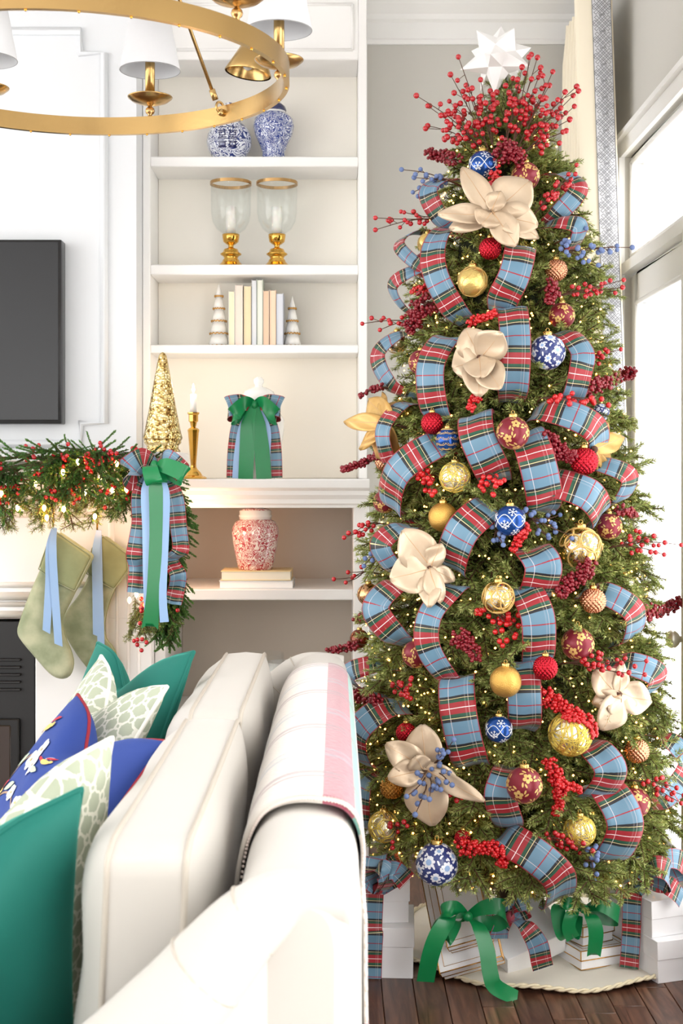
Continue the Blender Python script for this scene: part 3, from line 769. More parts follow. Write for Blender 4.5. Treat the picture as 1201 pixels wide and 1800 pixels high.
def blue_print(pt, root):
    cols_ = {k: Mesh() for k in 'twlry'}
    def line(pts, wd, key):
        q = catmull([V((a, b, 0)) for a, b in pts], 6); L_ = []; R_ = []
        for i, p in enumerate(q):
            d = (q[min(i+1, len(q)-1)]-q[max(i-1, 0)]).normalized(); n_ = V((-d.y, d.x, 0))*wd
            L_.append(pt(p.x+n_.x, p.y+n_.y)); R_.append(pt(p.x-n_.x, p.y-n_.y))
        cols_[key].grid([L_, R_])
    def blob(x, y, rx, ry, rot, key, n_=14, tip=0):
        ps = []
        for k in range(n_):
            a = 2*pi*k/n_; q = V((rx*math.cos(a), ry*math.sin(a)*(1-tip*abs(math.cos(a))**3)))
            ps.append((x+q.x*math.cos(rot)-q.y*math.sin(rot), y+q.x*math.sin(rot)+q.y*math.cos(rot)))
        lf = .002+.0004*'twlry'.index(key)
        cols_[key].add([pt(x, y, lf)]+[pt(a, b, lf) for a, b in ps], [(0, k+1, (k+1) % n_+1) for k in range(n_)])
    line([(-.85, -.9), (-.80, -.3), (-.70, .1), (-.55, .42), (-.38, .52), (-.2, .5)], .011, 't')
    line([(-.80, -.3), (-.6, -.02), (-.3, .12), (0, .1)], .011, 't'); line([(-.9, -.6), (-.5, -.4), (-.1, -.35), (.2, -.4)], .010, 't')
    line([(.1, .3), (.32, .46), (.55, .48), (.85, .55)], .012, 't'); line([(.55, .48), (.72, .3), (.8, .05)], .010, 't'); line([(-.95, -.5), (-.88, .1), (-.8, .45)], .009, 't')
    line([(0, .1), (.3, 0), (.6, -.2)], .010, 't')
    def flower(x, y, r, key='w'):
        for k in range(5): blob(x+math.cos(k*1.257)*r, y+math.sin(k*1.257)*r, r*.85, r*.85, 0, key)
        blob(x, y, r*.35, r*.35, 0, 'y')
    for x, y, r in ((-.36, .60, .06), (-.24, .50, .06), (-.42, .44, .055), (.30, .52, .055), (-.35, -.3, .05), (.15, -.4, .05), (-.3, .14, .045), (.6, -.2, .05), (.06, .16, .05)): flower(x, y, r)
    for x, y, r_ in ((-.62, .36, 1.2), (-.45, .14, .8), (.62, .62, .6), (.80, .12, -1), (-.86, .3, 1.4), (-.2, -.5, .4), (.70, .40, -.6), (-.1, .55, .4), (-.72, -.05, 2.2), (.45, .30, .9), (.2, .05, .3)):
        blob(x, y, .085, .038, r_, 'l', tip=.6)
    for bx, by, sc_ in ((-.66, -.02, 1.2), (-.72, .68, 1.0), (-.05, .72, .9), (.4, -.1, 1.0)):
        blob(bx, by, .085*sc_, .038*sc_, .5, 'y'); blob(bx+.07*sc_, by+.055*sc_, .03*sc_, .028*sc_, 0, 'y')
        for k in range(4): blob(bx-.02*sc_+.018*k*sc_, by+.075*sc_+.012*k*sc_, .07*sc_, .016*sc_, 1.0-.12*k, 'r' if k % 2 else 'w', tip=.4)
        blob(bx-.11*sc_, by-.05*sc_, .07*sc_, .02*sc_, .5, 'r')
    for key, m_ in (('t', M('print_branch', (170,142,120), .8)), ('w', M('print_white', (226,232,240), .8)), ('l', M('print_leaf', (190,206,180), .8)), ('r', M('print_red', (190,50,66), .8)), ('y', M('print_yellow', (232,200,120), .8))):
        nm = {'t': 'branch_print', 'w': 'blossom_print', 'l': 'leaf_print', 'r': 'bird_wing_print', 'y': 'bird_print'}[key]
        obj(nm, cols_[key], m_, root, kind='stuff')
CREAMPIPE = M('cream_cord', (240,238,228), .8); REDPIPE = M('red_cord', (150,30,48), .7)
pillow('velvet_pillow', 'teal velvet pillow behind a sage pillow, closest to the fireplace', at(172,1130,3.36), at(341,1146,3.04), TEAL, TEAL, h=.46, T=.065, chop=.09, back=.40)
pillow('lattice_pillow', 'sage lattice pillow between bird pillow and teal pillow closest to fireplace', at(178,1153,3.10), at(294,1207,2.77), SAGE, CREAMPIPE, h=.46, T=.062, chop=.09, back=.52)
pillow('bird_pillow', 'royal blue pillow with bird and blossom print and red piping', at(137,1221,2.84), at(293,1303,2.44), BLUEF, REDPIPE, h=.49, T=.074, chop=.085, back=.62, decals=blue_print, pr=.004)
pillow('lattice_pillow', 'larger sage lattice pillow between blue bird pillow and large plain teal pillow', at(197,1297,2.15), V((-.62, 1.82, .90)), SAGE, CREAMPIPE, h=.46, T=.08, chop=.09)
pillow('velvet_pillow', 'large teal velvet pillow against the rolled arm in front of sage pillow', at(143,1387,1.84), V((-.66, 1.56, .885)), TEAL, TEAL, h=.455, T=.08, chop=.05)

# ------------------------------------------------------------------ shelf ornaments
YO = 4.86
Z1, Z2, Z3 = zu(275), zu(465), zu(606)
def chinoise(name, c0, c1, scale, thr=.5, swirl=2.0, rough=.15):
    m, nt, b = nodes_of(name); N, L = nt.nodes, nt.links
    tc = N.new('ShaderNodeTexCoord'); nz = N.new('ShaderNodeTexNoise'); nz.inputs['Scale'].default_value = scale; nz.inputs['Detail'].default_value = 1.5; nz.inputs['Distortion'].default_value = swirl
    L.new(tc.outputs['Object'], nz.inputs['Vector'])
    vo = N.new('ShaderNodeTexVoronoi'); vo.inputs['Scale'].default_value = scale*.9; L.new(tc.outputs['Object'], vo.inputs['Vector'])
    wv = mth(nt, 'FRACT', mth(nt, 'MULTIPLY', nz.outputs['Fac'], 7))
    mk = mth(nt, 'GREATER_THAN', wv, thr)
    dots = mth(nt, 'LESS_THAN', vo.outputs['Distance'], .22)
    c = mixc(nt, mk, c0, c1); c = mixc(nt, dots, c, mixc(nt, .25, c1, c0))
    L.new(c, b.inputs['Base Color']); b.inputs['Roughness'].default_value = rough; b.inputs['Coat Weight'].default_value = .5
    return m
BWJ = chinoise('blue_white_porcelain', RGB(236,240,248), RGB(36,54,122), 20, .60)
BWJ2 = chinoise('blue_floral_porcelain', RGB(226,232,244), RGB(50,68,140), 34, .35)
RWJ = chinoise('red_white_porcelain', RGB(240,226,218), RGB(176,66,74), 30, .5)
NAVYG = M('navy_glaze', (24,32,82), .2, coat=.5)
# round jar with the paired-happiness sign
c = P(403, 275, YO); c.z = Z1
j = thing('ginger_jar', 'round blue and white jar bearing a square double sign', 'jar', c)
R_ = .080
prof = [(.045, 0), (.047, .006), (.060, .018)]+[(R_*math.sin(a), .075-R_*math.cos(a)) for a in [math.radians(q) for q in range(55, 146, 9)]]+[(.036, .145), (.034, .155), (.038, .158)]
s = Mesh(); s.lathe(prof, 40, c); obj('body', s, BWJ, j)
s = Mesh(); s.lathe([(.041, .150), (.042, .168), (.034, .186), (.014, .196), (.011, .204), (.013, .212), (.002, .216)], 32, c); obj('lid', s, BWJ, j)
s = Mesh()
def gl(x0, z0, x1, z1):
    ns = 4; a = []; b = []
    for k in range(ns+1):
        x_ = x0+(x1-x0)*k/ns; 
        for L_, z_ in ((a, z0), (b, z1)):
            zz = z_-.0; rr = math.sqrt(max(1e-6, R_*R_-x_*x_-zz*zz))+.0006; L_.append(c+V((x_, -rr, .075+zz)))
    s.grid([a, b])
for sx in (-1, 1):
    o_ = sx*.0185
    for zz in (.036, .022, -.002, -.016, -.034): gl(o_-.0155, zz-.002, o_+.0155, zz+.002)
    gl(o_-.002, -.0, o_+.002, .046)
    for z0, z1 in ((.004, .018), (-.032, -.018)):
        for xx in (-.010, .010): gl(o_+xx-.002, z0, o_+xx+.002, z1)
        gl(o_-.010, z0, o_+.010, z0+.0035); gl(o_-.010, z1-.0035, o_+.010, z1)
gl(-.034, -.009, .034, -.006)
obj('double_sign', s, NAVYG, j)
c = P(481, 275, YO); c.z = Z1
j = thing('temple_jar', 'shouldered blue floral jar with a domed lid', 'jar', c)
k = .9
s = Mesh(); s.lathe([(.046*k, 0), (.047*k, .01), (.044*k, .035), (.056*k, .065), (.074*k, .10), (.081*k, .130), (.076*k, .155), (.058*k, .172), (.040*k, .178), (.040*k, .188)], 40, c); obj('body', s, BWJ2, j)
s = Mesh(); s.lathe([(.050*k, .182), (.051*k, .188), (.046*k, .200), (.028*k, .214), (.010, .220), (.008, .228), (.012, .234), (.002, .24)], 32, c); obj('lid', s, NAVYG, j)
s = Mesh(); s.lathe([(.040*k, .174), (.048*k, .178), (.048*k, .185), (.040*k, .187)], 32, c); obj('collar', s, CERAM, j)
for px, lab in ((406, 'brass-footed glass hurricane below the round double-sign jar'), (487, 'brass-footed glass hurricane below the shouldered blue floral jar')):
    c = P(px, 464, YO); c.z = Z2
    h = thing('hurricane_lantern', lab, 'candle holder', c, 'pair of hurricanes')
    s = Mesh(); s.lathe([(.052, 0), (.053, .006), (.044, .012), (.036, .020), (.030, .026), (.030, .030), (.024, .036), (.027, .044), (.037, .050), (.038, .053), (.030, .058), (.027, .064), (.024, .070), (.012, .073), (.009, .078), (.010, .084), (.020, .090), (.027, .096), (.030, .112), (.031, .122), (.026, .123)], 36, c); obj('base', s, BRASS2, h)
    s = Mesh(); s.lathe([(.012, .122), (.030, .126), (.052, .142), (.066, .168), (.071, .20), (.072, .305), (.0705, .305), (.0695, .20), (.0645, .169), (.051, .1445), (.030, .1285), (.008, .1245)], 40, c); obj('glass_bowl', s, GLASS, h)
    s = Mesh(); s.lathe([(.0705, .298), (.074, .298), (.074, .309), (.0705, .309), (.0705, .298)], 44, c, cap=False); obj('rim', s, ANTIQ, h, auto=40)
    s = Mesh(); s.lathe([(.018, .124), (.018, .22), (.002, .222)], 24, c); obj('candle', s, WAX, h)
for px, top, bw_, lab, tiers in ((385, 493, .0385, 'taller white ceramic tree with gold scalloped tiers', 5), (514, 515, .0335, 'shorter white ceramic tree with gold scalloped tiers', 4)):
    c = P(px, 605, YO); c.z = Z3; H_ = (605-top)*YO/F
    t_ = thing('ceramic_tree', lab, 'tree figurine', c, 'ceramic trees flanking the books')
    for k in range(tiers):
        z0 = H_*(k/tiers)*.98; z1 = H_*((k+1)/tiers)*.98 if k < tiers-1 else H_
        r0 = bw_*(1-.80*k/tiers)*.98; r1 = bw_*(1-.80*(k+1)/tiers)*.86 if k < tiers-1 else .001
        s = Mesh(); s.lathe([(r0*.8, z0), (r0, z0+.002), (r1, z1)], 28, c); obj('tier', s, CERAM, t_)
        s = Mesh(); s.tube([c+V((math.cos(a)*(r0+.001), math.sin(a)*(r0+.001), z0+.004+.0022*math.sin(a*14))) for a in [2*pi*q/56 for q in range(56)]], .0022, 6, closed=True); obj('gold_rim', s, GOLDL, t_)
bks = [(497,527,625,(244,236,206),(250,246,236),'cream book beside the tall ceramic tree'), (528,566,595,(244,226,214),(248,240,232),'thick blush book, second from the tall ceramic tree'), (570,606,600,(246,224,186),(226,214,190),'butter-yellow book, third from the tall ceramic tree'),
       (608,632,572,(232,234,238),(214,216,222),'tall pale grey book beside the ivory one'), (633,662,570,(238,240,230),(200,210,196),'tallest ivory book of the row'), (663,692,622,(240,208,180),(236,216,200),'short tan book next to the tallest'),
       (694,725,620,(248,222,196),(244,214,188),'peach book beside the grey leaning end book'), (726,760,635,(222,226,234),(196,200,210),'blue grey book at the end by the short ceramic tree')]
for n_, (x0, x1, y0, c0, c1, lab) in enumerate(bks):
    q = P(220+x0/2.73, 605, YO-.05); w = (x1-x0)/2.73*YO/F; hh = (887-y0)/2.73*YO/F
    c = V((q.x, YO-.055, Z3))
    b = thing('book', lab, 'book', c, 'row of pale books between ceramic trees')
    cv = Mesh(); D_ = .135; tl = .0018
    cv.box((c.x, c.y, Z3), (c.x+tl, c.y+D_, Z3+hh)); cv.box((c.x+w-tl-.001, c.y, Z3), (c.x+w-.001, c.y+D_, Z3+hh)); cv.box((c.x, c.y+D_-tl, Z3), (c.x+w-.001, c.y+D_, Z3+hh))
    obj('cover', bevelled(cv, .0006, 1), M('book_cover_%d' % n_, c1, .6), b)
    obj('page_block', Mesh().box((c.x+tl, c.y+.003, Z3+.003), (c.x+w-tl-.001, c.y+D_-tl, Z3+hh-.003)), M('book_pages_%d' % n_, c0, .8, bump=('noise', 500, .2)), b, smooth=False)
# ledge: candlestick, white jar, bow
YLg = 4.60
c = P(340, 842, YLg); c.z = LEDGE
k_ = thing('candlestick', 'slim brass candlestick holding a lit white taper', 'candlestick', c)
s = Mesh(); s.lathe([(.044, 0), (.045, .004), (.040, .008), (.030, .012), (.024, .022), (.014, .032), (.010, .040), (.0095, .050), (.012, .08), (.018, .155), (.020, .165), (.016, .170), (.008, .174), (.010, .180), (.012, .190), (.016, .194), (.016, .215), (.020, .220), (.020, .224), (.014, .225)], 8, c); obj('stick', s, BRASS2, k_, auto=25)
s = Mesh(); s.lathe([(.011, .222), (.0105, .285), (.004, .287)], 20, c); cd = obj('taper_candle', s, WAX, k_)
s = Mesh(); s.lathe([(.0005, .288), (.0045, .296), (.0055, .302), (.003, .314), (.0004, .322)], 14, c); obj('flame', s, FLAME, cd)
c = P(455, 842, 4.62); c.z = LEDGE
j = thing('temple_jar', 'plain white lidded temple jar behind the plaid bow', 'jar', c)
s = Mesh(); s.lathe([(.055, 0), (.057, .01), (.062, .05), (.078, .11), (.086, .165), (.086, .20), (.072, .225), (.054, .236), (.052, .25)], 40, c); obj('body', s, CERAM, j)
s = Mesh(); s.lathe([(.060, .248), (.062, .254), (.060, .275), (.050, .295), (.028, .308), (.014, .311), (.012, .318), (.018, .326), (.017, .336), (.010, .343), (.002, .346)], 36, c); obj('lid', s, CERAM, j)
JARC = c.copy()

def strip(pts, wdirs, width, mat_, name, parent, per=8, u0=0.0, wave=0, nw=6, thick=0.0006, cut=None):
    """a ribbon through pts whose breadth lies along wdirs"""
    q = catmull(pts, per); m = len(q)
    W = [V(w) for w in (wdirs if isinstance(wdirs, list) else [wdirs])]
    g = []; uv = []; L_ = u0
    for i, p in enumerate(q):
        if i: L_ += (q[i]-q[i-1]).length
        t = (q[min(i+1, m-1)]-q[max(i-1, 0)]).normalized()
        f = i/(m-1)*(len(W)-1); k = min(int(f), len(W)-1); k2 = min(k+1, len(W)-1)
        w = W[k].lerp(W[k2], f-k); w = w-t*w.dot(t); w = w.normalized() if w.length > 1e-5 else t.orthogonal().normalized()
        n_ = t.cross(w)
        wd = width[min(len(width)-1, int(round(i/(m-1)*(len(width)-1))))] if isinstance(width, list) else width
        if isinstance(width, list):
            f2 = i/(m-1)*(len(width)-1); a = int(f2); b2 = min(a+1, len(width)-1); wd = width[a]+(width[b2]-width[a])*(f2-a)
        row = []; ur = []
        for j_ in range(nw+1):
            v_ = j_/nw; off = wave*math.sin(v_*pi*2+L_*18)+wave*.5*math.sin(L_*40+v_*3)
            e = V((0, 0, 0))
            if cut and i == m-1: e = t*(cut*(1-abs(2*v_-1)) if cut < 0 else cut*v_)
            row.append(p+w*(v_-.5)*wd+n_*off+e); ur.append((L_, v_))
        g.append(row); uv.append(ur)
    s = Mesh(); s.grid(g, uv); o = obj(name, s, mat_, parent)
    return o

def bow_flat(root, c, sc, mats, tails, loops):
    pass
# bow on the white jar
FX = V((1, 0, 0)); FY = V((0, 1, 0)); FZ = V((0, 0, 1))
YBW = 4.535
def bp2(px, py, d=0): return P(px, py, YBW)+V((0, d, 0))
bw = thing('ribbon_bow', 'plaid, blue and green ribbon bow tied on the white jar', 'bow', P(448, 842, YBW))
for sx in (-1, 1):
    e = 448+sx*44
    strip([bp2(448, 712, .0), bp2(448+sx*22, 709, -.02), bp2(e, 716, -.03), bp2(e-sx*2, 722, -.01), bp2(448+sx*20, 716, .005), bp2(448, 714, .0)], [V((0, .2, 1))], [.03, .06, .078, .078, .06, .03], PLAID_S, 'plaid_loop', bw, u0=.03)
    strip([bp2(448, 708, -.006), bp2(448+sx*16, 709, -.04), bp2(448+sx*35, 729, -.05), bp2(448+sx*34, 734, -.03), bp2(448+sx*14, 718, -.012), bp2(448, 712, -.006)], [V((-.15*sx, -.1, 1))], [.014, .045, .052, .052, .04, .014], SATIN_G, 'green_loop', bw)
    strip([bp2(448+sx*4, 712, -.004), bp2(448+sx*27, 745, -.012), bp2(448+sx*34, 790, -.010), bp2(448+sx*36, 840, -.016)], [FX], [.03, .046, .05, .05], PLAID_S, 'plaid_tail', bw)
    strip([bp2(448, 712, -.010), bp2(448+sx*20, 752, -.018), bp2(448+sx*24-4, 800, -.018), bp2(448+sx*26-5, 841, -.022)], [FX], [.02, .03, .03, .03], SATIN_B, 'blue_tail', bw)
    strip([bp2(448, 712, -.014), bp2(446+sx*9, 745, -.026), bp2(448+sx*13, 790, -.026), bp2(449+sx*16, 842, -.030)], [V((1, .15*sx, 0))], [.022, .046, .05, .05], SATIN_G, 'green_tail', bw)
s = Mesh(); s.sphere(bp2(448, 712, -.016), .012, 14, 10, (1.0, .8, 1.1)); obj('knot', s, SATIN_G, bw)
# lower shelf: two books and the red jar
for n_, (z0, z1, x0, x1, cc, cpg, lab) in enumerate(((0, .026, 385, 516, (214,218,222), (244,244,242), 'grey book lying under the cream book below red jar'), (.0265, .058, 388, 512, (236,214,160), (238,232,214), 'cream book lying directly beneath the red jar'))):
    a = P(x0, 1036, 4.50); b2 = P(x1, 1036, 4.50)
    b = thing('book', lab, 'book', (a.x, 4.5, ZLS+z0), 'books lying under the red jar')
    cv = Mesh(); cv.box((a.x, 4.50, ZLS+z0), (b2.x, 4.67, ZLS+z0+.0025)); cv.box((a.x, 4.50, ZLS+z1-.0025), (b2.x, 4.67, ZLS+z1)); cv.box((a.x, 4.667, ZLS+z0), (b2.x, 4.67, ZLS+z1))
    obj('cover', bevelled(cv, .0006, 1), M('flat_cover_%d' % n_, cc, .6), b)
    obj('page_block', Mesh().box((a.x+.003, 4.503, ZLS+z0+.0025), (b2.x-.003, 4.667, ZLS+z1-.0025)), M('flat_pages_%d' % n_, cpg, .8), b, smooth=False)
c = P(449, 1010, 4.58); c.z = ZLS+.058
j = thing('ginger_jar', 'red and white scrolled jar with white collar on stacked books', 'jar', c)
s = Mesh(); s.lathe([(.055, 0), (.058, .004), (.064, .03), (.073, .075), (.079, .115), (.078, .14), (.068, .160), (.056, .166), (.053, .168)], 44, c); obj('body', s, RWJ, j)
s = Mesh(); s.lathe([(.053, .166), (.054, .176), (.056, .178), (.056, .182), (.053, .184), (.054, .196), (.048, .199)], 40, c); obj('lid_collar', s, CERAM, j)
s = Mesh(); s.lathe([(.050, .196), (.048, .201), (.03, .206), (.002, .208)], 36, c); obj('lid_top', s, RWJ, j)
# glass bowls glimpsed on the low shelf
for px, py, r_, lab in ((462, 1168, .055, 'clear scalloped glass bowl behind the sofa cushion'), (497, 1172, .045, 'small white bowl glimpsed behind the sofa back')):
    c = P(px, py, 4.6 if r_ > .05 else 4.75); c.z = .54
    rb = c.copy()
    hgt = CAMZ-(1148-CY)*4.6/F-.54 if r_ > .05 else CAMZ-(1163-CY)*4.75/F-.54
    s = Mesh(); s.lathe([(r_*.5, 0), (r_*.9, hgt*.2), (r_*1.35, hgt*.7), (r_*1.3, hgt), (r_*1.26, hgt), (r_*1.3, hgt*.7), (r_*.85, hgt*.22), (.002, hgt*.05)], 28, c)
    o = obj('glass_bowl' if r_ > .05 else 'white_bowl', s, GLASS if r_ > .05 else CERAM); tag(o, lab, 'bowl')
# gold mercury-glass tree on the mantel
def mercury():
    m, nt, b = nodes_of('mercury_glass'); N, L = nt.nodes, nt.links
    tc = N.new('ShaderNodeTexCoord'); vo = N.new('ShaderNodeTexVoronoi'); vo.inputs['Scale'].default_value = 130; L.new(tc.outputs['Object'], vo.inputs['Vector'])
    nz = N.new('ShaderNodeTexNoise'); nz.inputs['Scale'].default_value = 70; L.new(tc.outputs['Object'], nz.inputs['Vector'])
    r = ramp(N, [(.42, RGB(236,214,160)), (.55, RGB(214,182,112)), (.66, RGB(120,88,44))], 'LINEAR'); L.new(nz.outputs['Fac'], r.inputs['Fac'])
    L.new(r.outputs['Color'], b.inputs['Base Color']); b.inputs['Metallic'].default_value = .9; b.inputs['Roughness'].default_value = .2
    bp = N.new('ShaderNodeBump'); bp.inputs['Strength'].default_value = .7; bp.inputs['Distance'].default_value = .004
    L.new(vo.outputs['Distance'], bp.inputs['Height']); L.new(bp.outputs['Normal'], b.inputs['Normal'])
    return m
MERC = mercury()
c = P(286, 794, 4.27); c.z = MANT
t_ = thing('mercury_glass_tree', 'gold mercury glass cone tree on the mantel end', 'tree figurine', c)
s = Mesh(); s.lathe([(.060, .040), (.062, .046), (.058, .06), (.044, .13), (.028, .22), (.016, .285), (.012, .302), (.007, .311), (.001, .314)], 40, c); obj('cone', s, MERC, t_)
s = Mesh(); s.lathe([(.054, 0), (.056, .005), (.050, .012), (.050, .022), (.058, .030), (.058, .040), (.05, .042)], 40, c); obj('foot', s, MERC, t_)
# ------------------------------------------------------------------ foliage kit
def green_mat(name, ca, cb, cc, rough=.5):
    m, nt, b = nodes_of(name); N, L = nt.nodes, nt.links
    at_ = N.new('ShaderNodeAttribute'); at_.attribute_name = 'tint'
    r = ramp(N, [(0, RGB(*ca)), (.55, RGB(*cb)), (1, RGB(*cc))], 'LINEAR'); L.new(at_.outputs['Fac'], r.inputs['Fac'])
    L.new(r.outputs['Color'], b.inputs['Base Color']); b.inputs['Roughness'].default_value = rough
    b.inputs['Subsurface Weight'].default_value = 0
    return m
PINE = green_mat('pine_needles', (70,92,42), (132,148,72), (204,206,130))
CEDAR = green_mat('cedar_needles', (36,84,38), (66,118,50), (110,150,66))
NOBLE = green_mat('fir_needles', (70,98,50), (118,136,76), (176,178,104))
def twig_needles(p0, p1, dens, ln, wd, ang, rng, flat=.0):
    d = (p1-p0); L_ = np.linalg.norm(d); d = d/L_
    n = max(4, int(L_*dens)); t = (np.arange(n)+rng.random(n))/n
    a = np.array([0, 0, 1.0]) if abs(d[2]) < .9 else np.array([1.0, 0, 0])
    u = np.cross(d, a); u /= np.linalg.norm(u); w = np.cross(d, u)
    ph = rng.random(n)*2*np.pi
    rad = np.outer(np.cos(ph), u)+np.outer(np.sin(ph), w)*(1-flat)
    rad /= np.linalg.norm(rad, axis=1)[:, None]
    an = ang+rng.normal(0, .12, n)
    nd = d[None, :]*np.cos(an)[:, None]+rad*np.sin(an)[:, None]
    ll = ln*(.75+.4*rng.random(n))*(1-.35*(t > .92))
    b = p0[None, :]+d[None, :]*(t*L_)[:, None]
    sd = np.cross(nd, rng.normal(size=(n, 3))); sd /= np.linalg.norm(sd, axis=1)[:, None]
    mid = b+nd*(ll*.45)[:, None]; tip = b+nd*ll[:, None]
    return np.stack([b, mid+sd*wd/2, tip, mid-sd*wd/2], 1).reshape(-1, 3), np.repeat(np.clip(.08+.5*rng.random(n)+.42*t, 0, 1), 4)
def sprig_arrays(seed, L=.20, side=4, dens=900, ln=.016, wd=.0018, ang=.85, sl=.09, droop=.02, flat=.25):
    rng = np.random.default_rng(seed); vs_, tn = [], []; tw = Mesh()
    def curve(x): return np.array([x, 0, -droop*(x/L)**2])
    def seg(a, b, r=.0022):
        v_, t_ = twig_needles(a, b, dens, ln, wd, ang, rng, flat); vs_.append(v_); tn.append(t_)
        tw.tube([V(a), V(b)], [r, r*.5], 4, cap=False)
    ks = np.linspace(0, L, 4)
    for a, b in zip(ks, ks[1:]):
        seg(curve(a), curve(b), .0028)
    for k in range(side):
        x0 = L*(.22+.62*k/max(1, side-1)) if side > 1 else L*.5
        for sg in (-1, 1):
            if rng.random() < .12: continue
            an = .75+rng.normal(0, .12); l2 = sl*(1.1-.55*k/side)*(.8+.4*rng.random())
            a = curve(x0+rng.normal(0, .004)); b = a+np.array([math.cos(an)*l2, sg*math.sin(an)*l2, rng.normal(0, .018)])
            seg(a, b)
    v_ = np.concatenate(vs_); t_ = np.concatenate(tn)
    tv_ = np.array([list(q) for q in tw.v]); tf = tw.f
    return v_, t_, tv_, tf
def np_mesh(name, blocks, mat_a, mat_b):
    """blocks: (needle verts, tint, twig verts, twig faces, 4x4)"""
    nv, nt_, tvs, tfs = [], [], [], []; base = 0
    for v_, t_, tv_, tf, Mx in blocks:
        A = np.array(Mx)[:3, :3]; o_ = np.array(Mx)[:3, 3]
        nv.append(v_ @ A.T+o_); nt_.append(t_)
    nv = np.concatenate(nv); nt_ = np.concatenate(nt_); nq = len(nv)//4
    off = len(nv); tv_all = []; tf_all = []
    for v_, t_, tv_, tf, Mx in blocks:
        A = np.array(Mx)[:3, :3]; o_ = np.array(Mx)[:3, 3]
        tv_all.append(tv_ @ A.T+o_); tf_all.append(np.array(tf)+off); off += len(tv_)
    allv = np.concatenate([nv]+tv_all); tf_all = np.concatenate(tf_all)
    fq = np.concatenate([np.arange(nq*4).reshape(-1, 4), tf_all])
    me = bpy.data.meshes.new(name); me.vertices.add(len(allv)); me.vertices.foreach_set('co', allv.ravel())
    me.loops.add(fq.size); me.loops.foreach_set('vertex_index', fq.ravel().astype(np.int32))
    me.polygons.add(len(fq)); me.polygons.foreach_set('loop_start', np.arange(0, fq.size, 4, dtype=np.int32))
    mi = np.zeros(len(fq), np.int32); mi[nq:] = 1; me.polygons.foreach_set('material_index', mi)
    me.update(calc_edges=True)
    a = me.attributes.new('tint', 'FLOAT', 'POINT'); tt = np.zeros(len(allv)); tt[:len(nt_)] = nt_; a.data.foreach_set('value', tt)
    me.materials.append(mat_a); me.materials.append(mat_b)
    return me
I4 = Matrix.Identity(4)

# ------------------------------------------------------------------ mantel garland
gar = thing('mantel_garland', 'evergreen mantel garland with red berries and warm lights', 'garland', P(120, 860, 4.15))
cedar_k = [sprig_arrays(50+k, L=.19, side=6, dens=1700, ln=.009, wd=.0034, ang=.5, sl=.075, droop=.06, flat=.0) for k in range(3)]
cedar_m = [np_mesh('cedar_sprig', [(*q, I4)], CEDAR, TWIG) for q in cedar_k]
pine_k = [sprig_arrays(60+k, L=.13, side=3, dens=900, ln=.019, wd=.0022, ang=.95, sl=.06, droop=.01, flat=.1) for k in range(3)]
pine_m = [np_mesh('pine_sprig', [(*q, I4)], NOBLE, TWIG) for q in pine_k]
def place(me, name, parent, Mx):
    o = bpy.data.objects.new(name, me); col.objects.link(o); o.parent = parent
    if parent.name in LOC: o.matrix_parent_inverse = Matrix.Translation(-LOC[parent.name])
    o.matrix_basis = Mx
    return o
def mx(p, d, roll=0.0, sc=1.0):
    R_ = frame(d).to_4x4(); return Matrix.Translation(p) @ R_ @ Matrix.Rotation(roll, 4, 'X') @ Matrix.Scale(sc, 4)
GY = 4.13
gpath = catmull([P(-90, 836, GY), P(0, 826, GY), P(100, 812, GY), P(190, 806, GY), P(262, 815, GY-.01), P(296, 850, GY-.02), P(302, 930, GY), P(298, 1000, GY+.03), P(285, 1060, GY+.05)], 10)
s = Mesh(); s.tube(gpath, .009, 7); obj('garland_stem', s, TWIG, gar)
rg = random.Random(3)
for k in range(150):
    f = rg.random(); idx = int(f*(len(gpath)-1)); p = gpath[idx]; t = (gpath[min(idx+1, len(gpath)-1)]-gpath[max(idx-1, 0)]).normalized()
    hang = idx > len(gpath)*.62
    if hang: d = V((rg.uniform(-.22, .14), rg.uniform(-.12, .15), -1)); p = p+V((rg.uniform(-.02, .015), -.01, .03))
    else: d = V((rg.choice((-1, 1, 1))*rg.uniform(.3, 1), rg.uniform(-.7, -.1), rg.uniform(-.75, .28 if idx < len(gpath)*.42 else -.1))); d.x *= 1 if idx < len(gpath)*.42 else .35; d.y = d.y if idx < len(gpath)*.36 else rg.uniform(-.15, .15); p = p+V((0, rg.uniform(-.045, -.015), rg.uniform(-.01, .03)))
    place(cedar_m[k % 3], 'cedar_sprig', gar, mx(p, d, rg.uniform(-1, 1), rg.uniform(.7, 1.1)))
for k in range(40):
    px = rg.uniform(-60, 265); p = P(px, rg.uniform(835, 890), GY-.03)
    d = V((rg.uniform(-.6, .8), rg.uniform(-.6, -.1), rg.uniform(-1.0, -.25)))
    place(pine_m[k % 3], 'pine_sprig', gar, mx(p, d, rg.uniform(-1, 1), rg.uniform(.6, .95)))
for k in range(14):
    p = P(rg.uniform(232, 290), rg.uniform(1035, 1085), GY); d = V((rg.uniform(-.5, .6), rg.uniform(-.5, 0), -1))
    place(pine_m[k % 3], 'pine_sprig', gar, mx(p, d, rg.uniform(-1, 1), rg.uniform(.5, .8)))
BERRY = Mesh(); BERRY.sphere((0, 0, 0), 1, 12, 8); BERRY_ME = {}
def berry_mesh(m_):
    if m_.name not in BERRY_ME:
        me = BERRY.me('berry'); me.materials.append(m_); BERRY_ME[m_.name] = me
    return BERRY_ME[m_.name]
def berry(p, r, m_, parent):
    return place(berry_mesh(m_), 'berry', parent, Matrix.Translation(p) @ Matrix.Scale(r, 4))
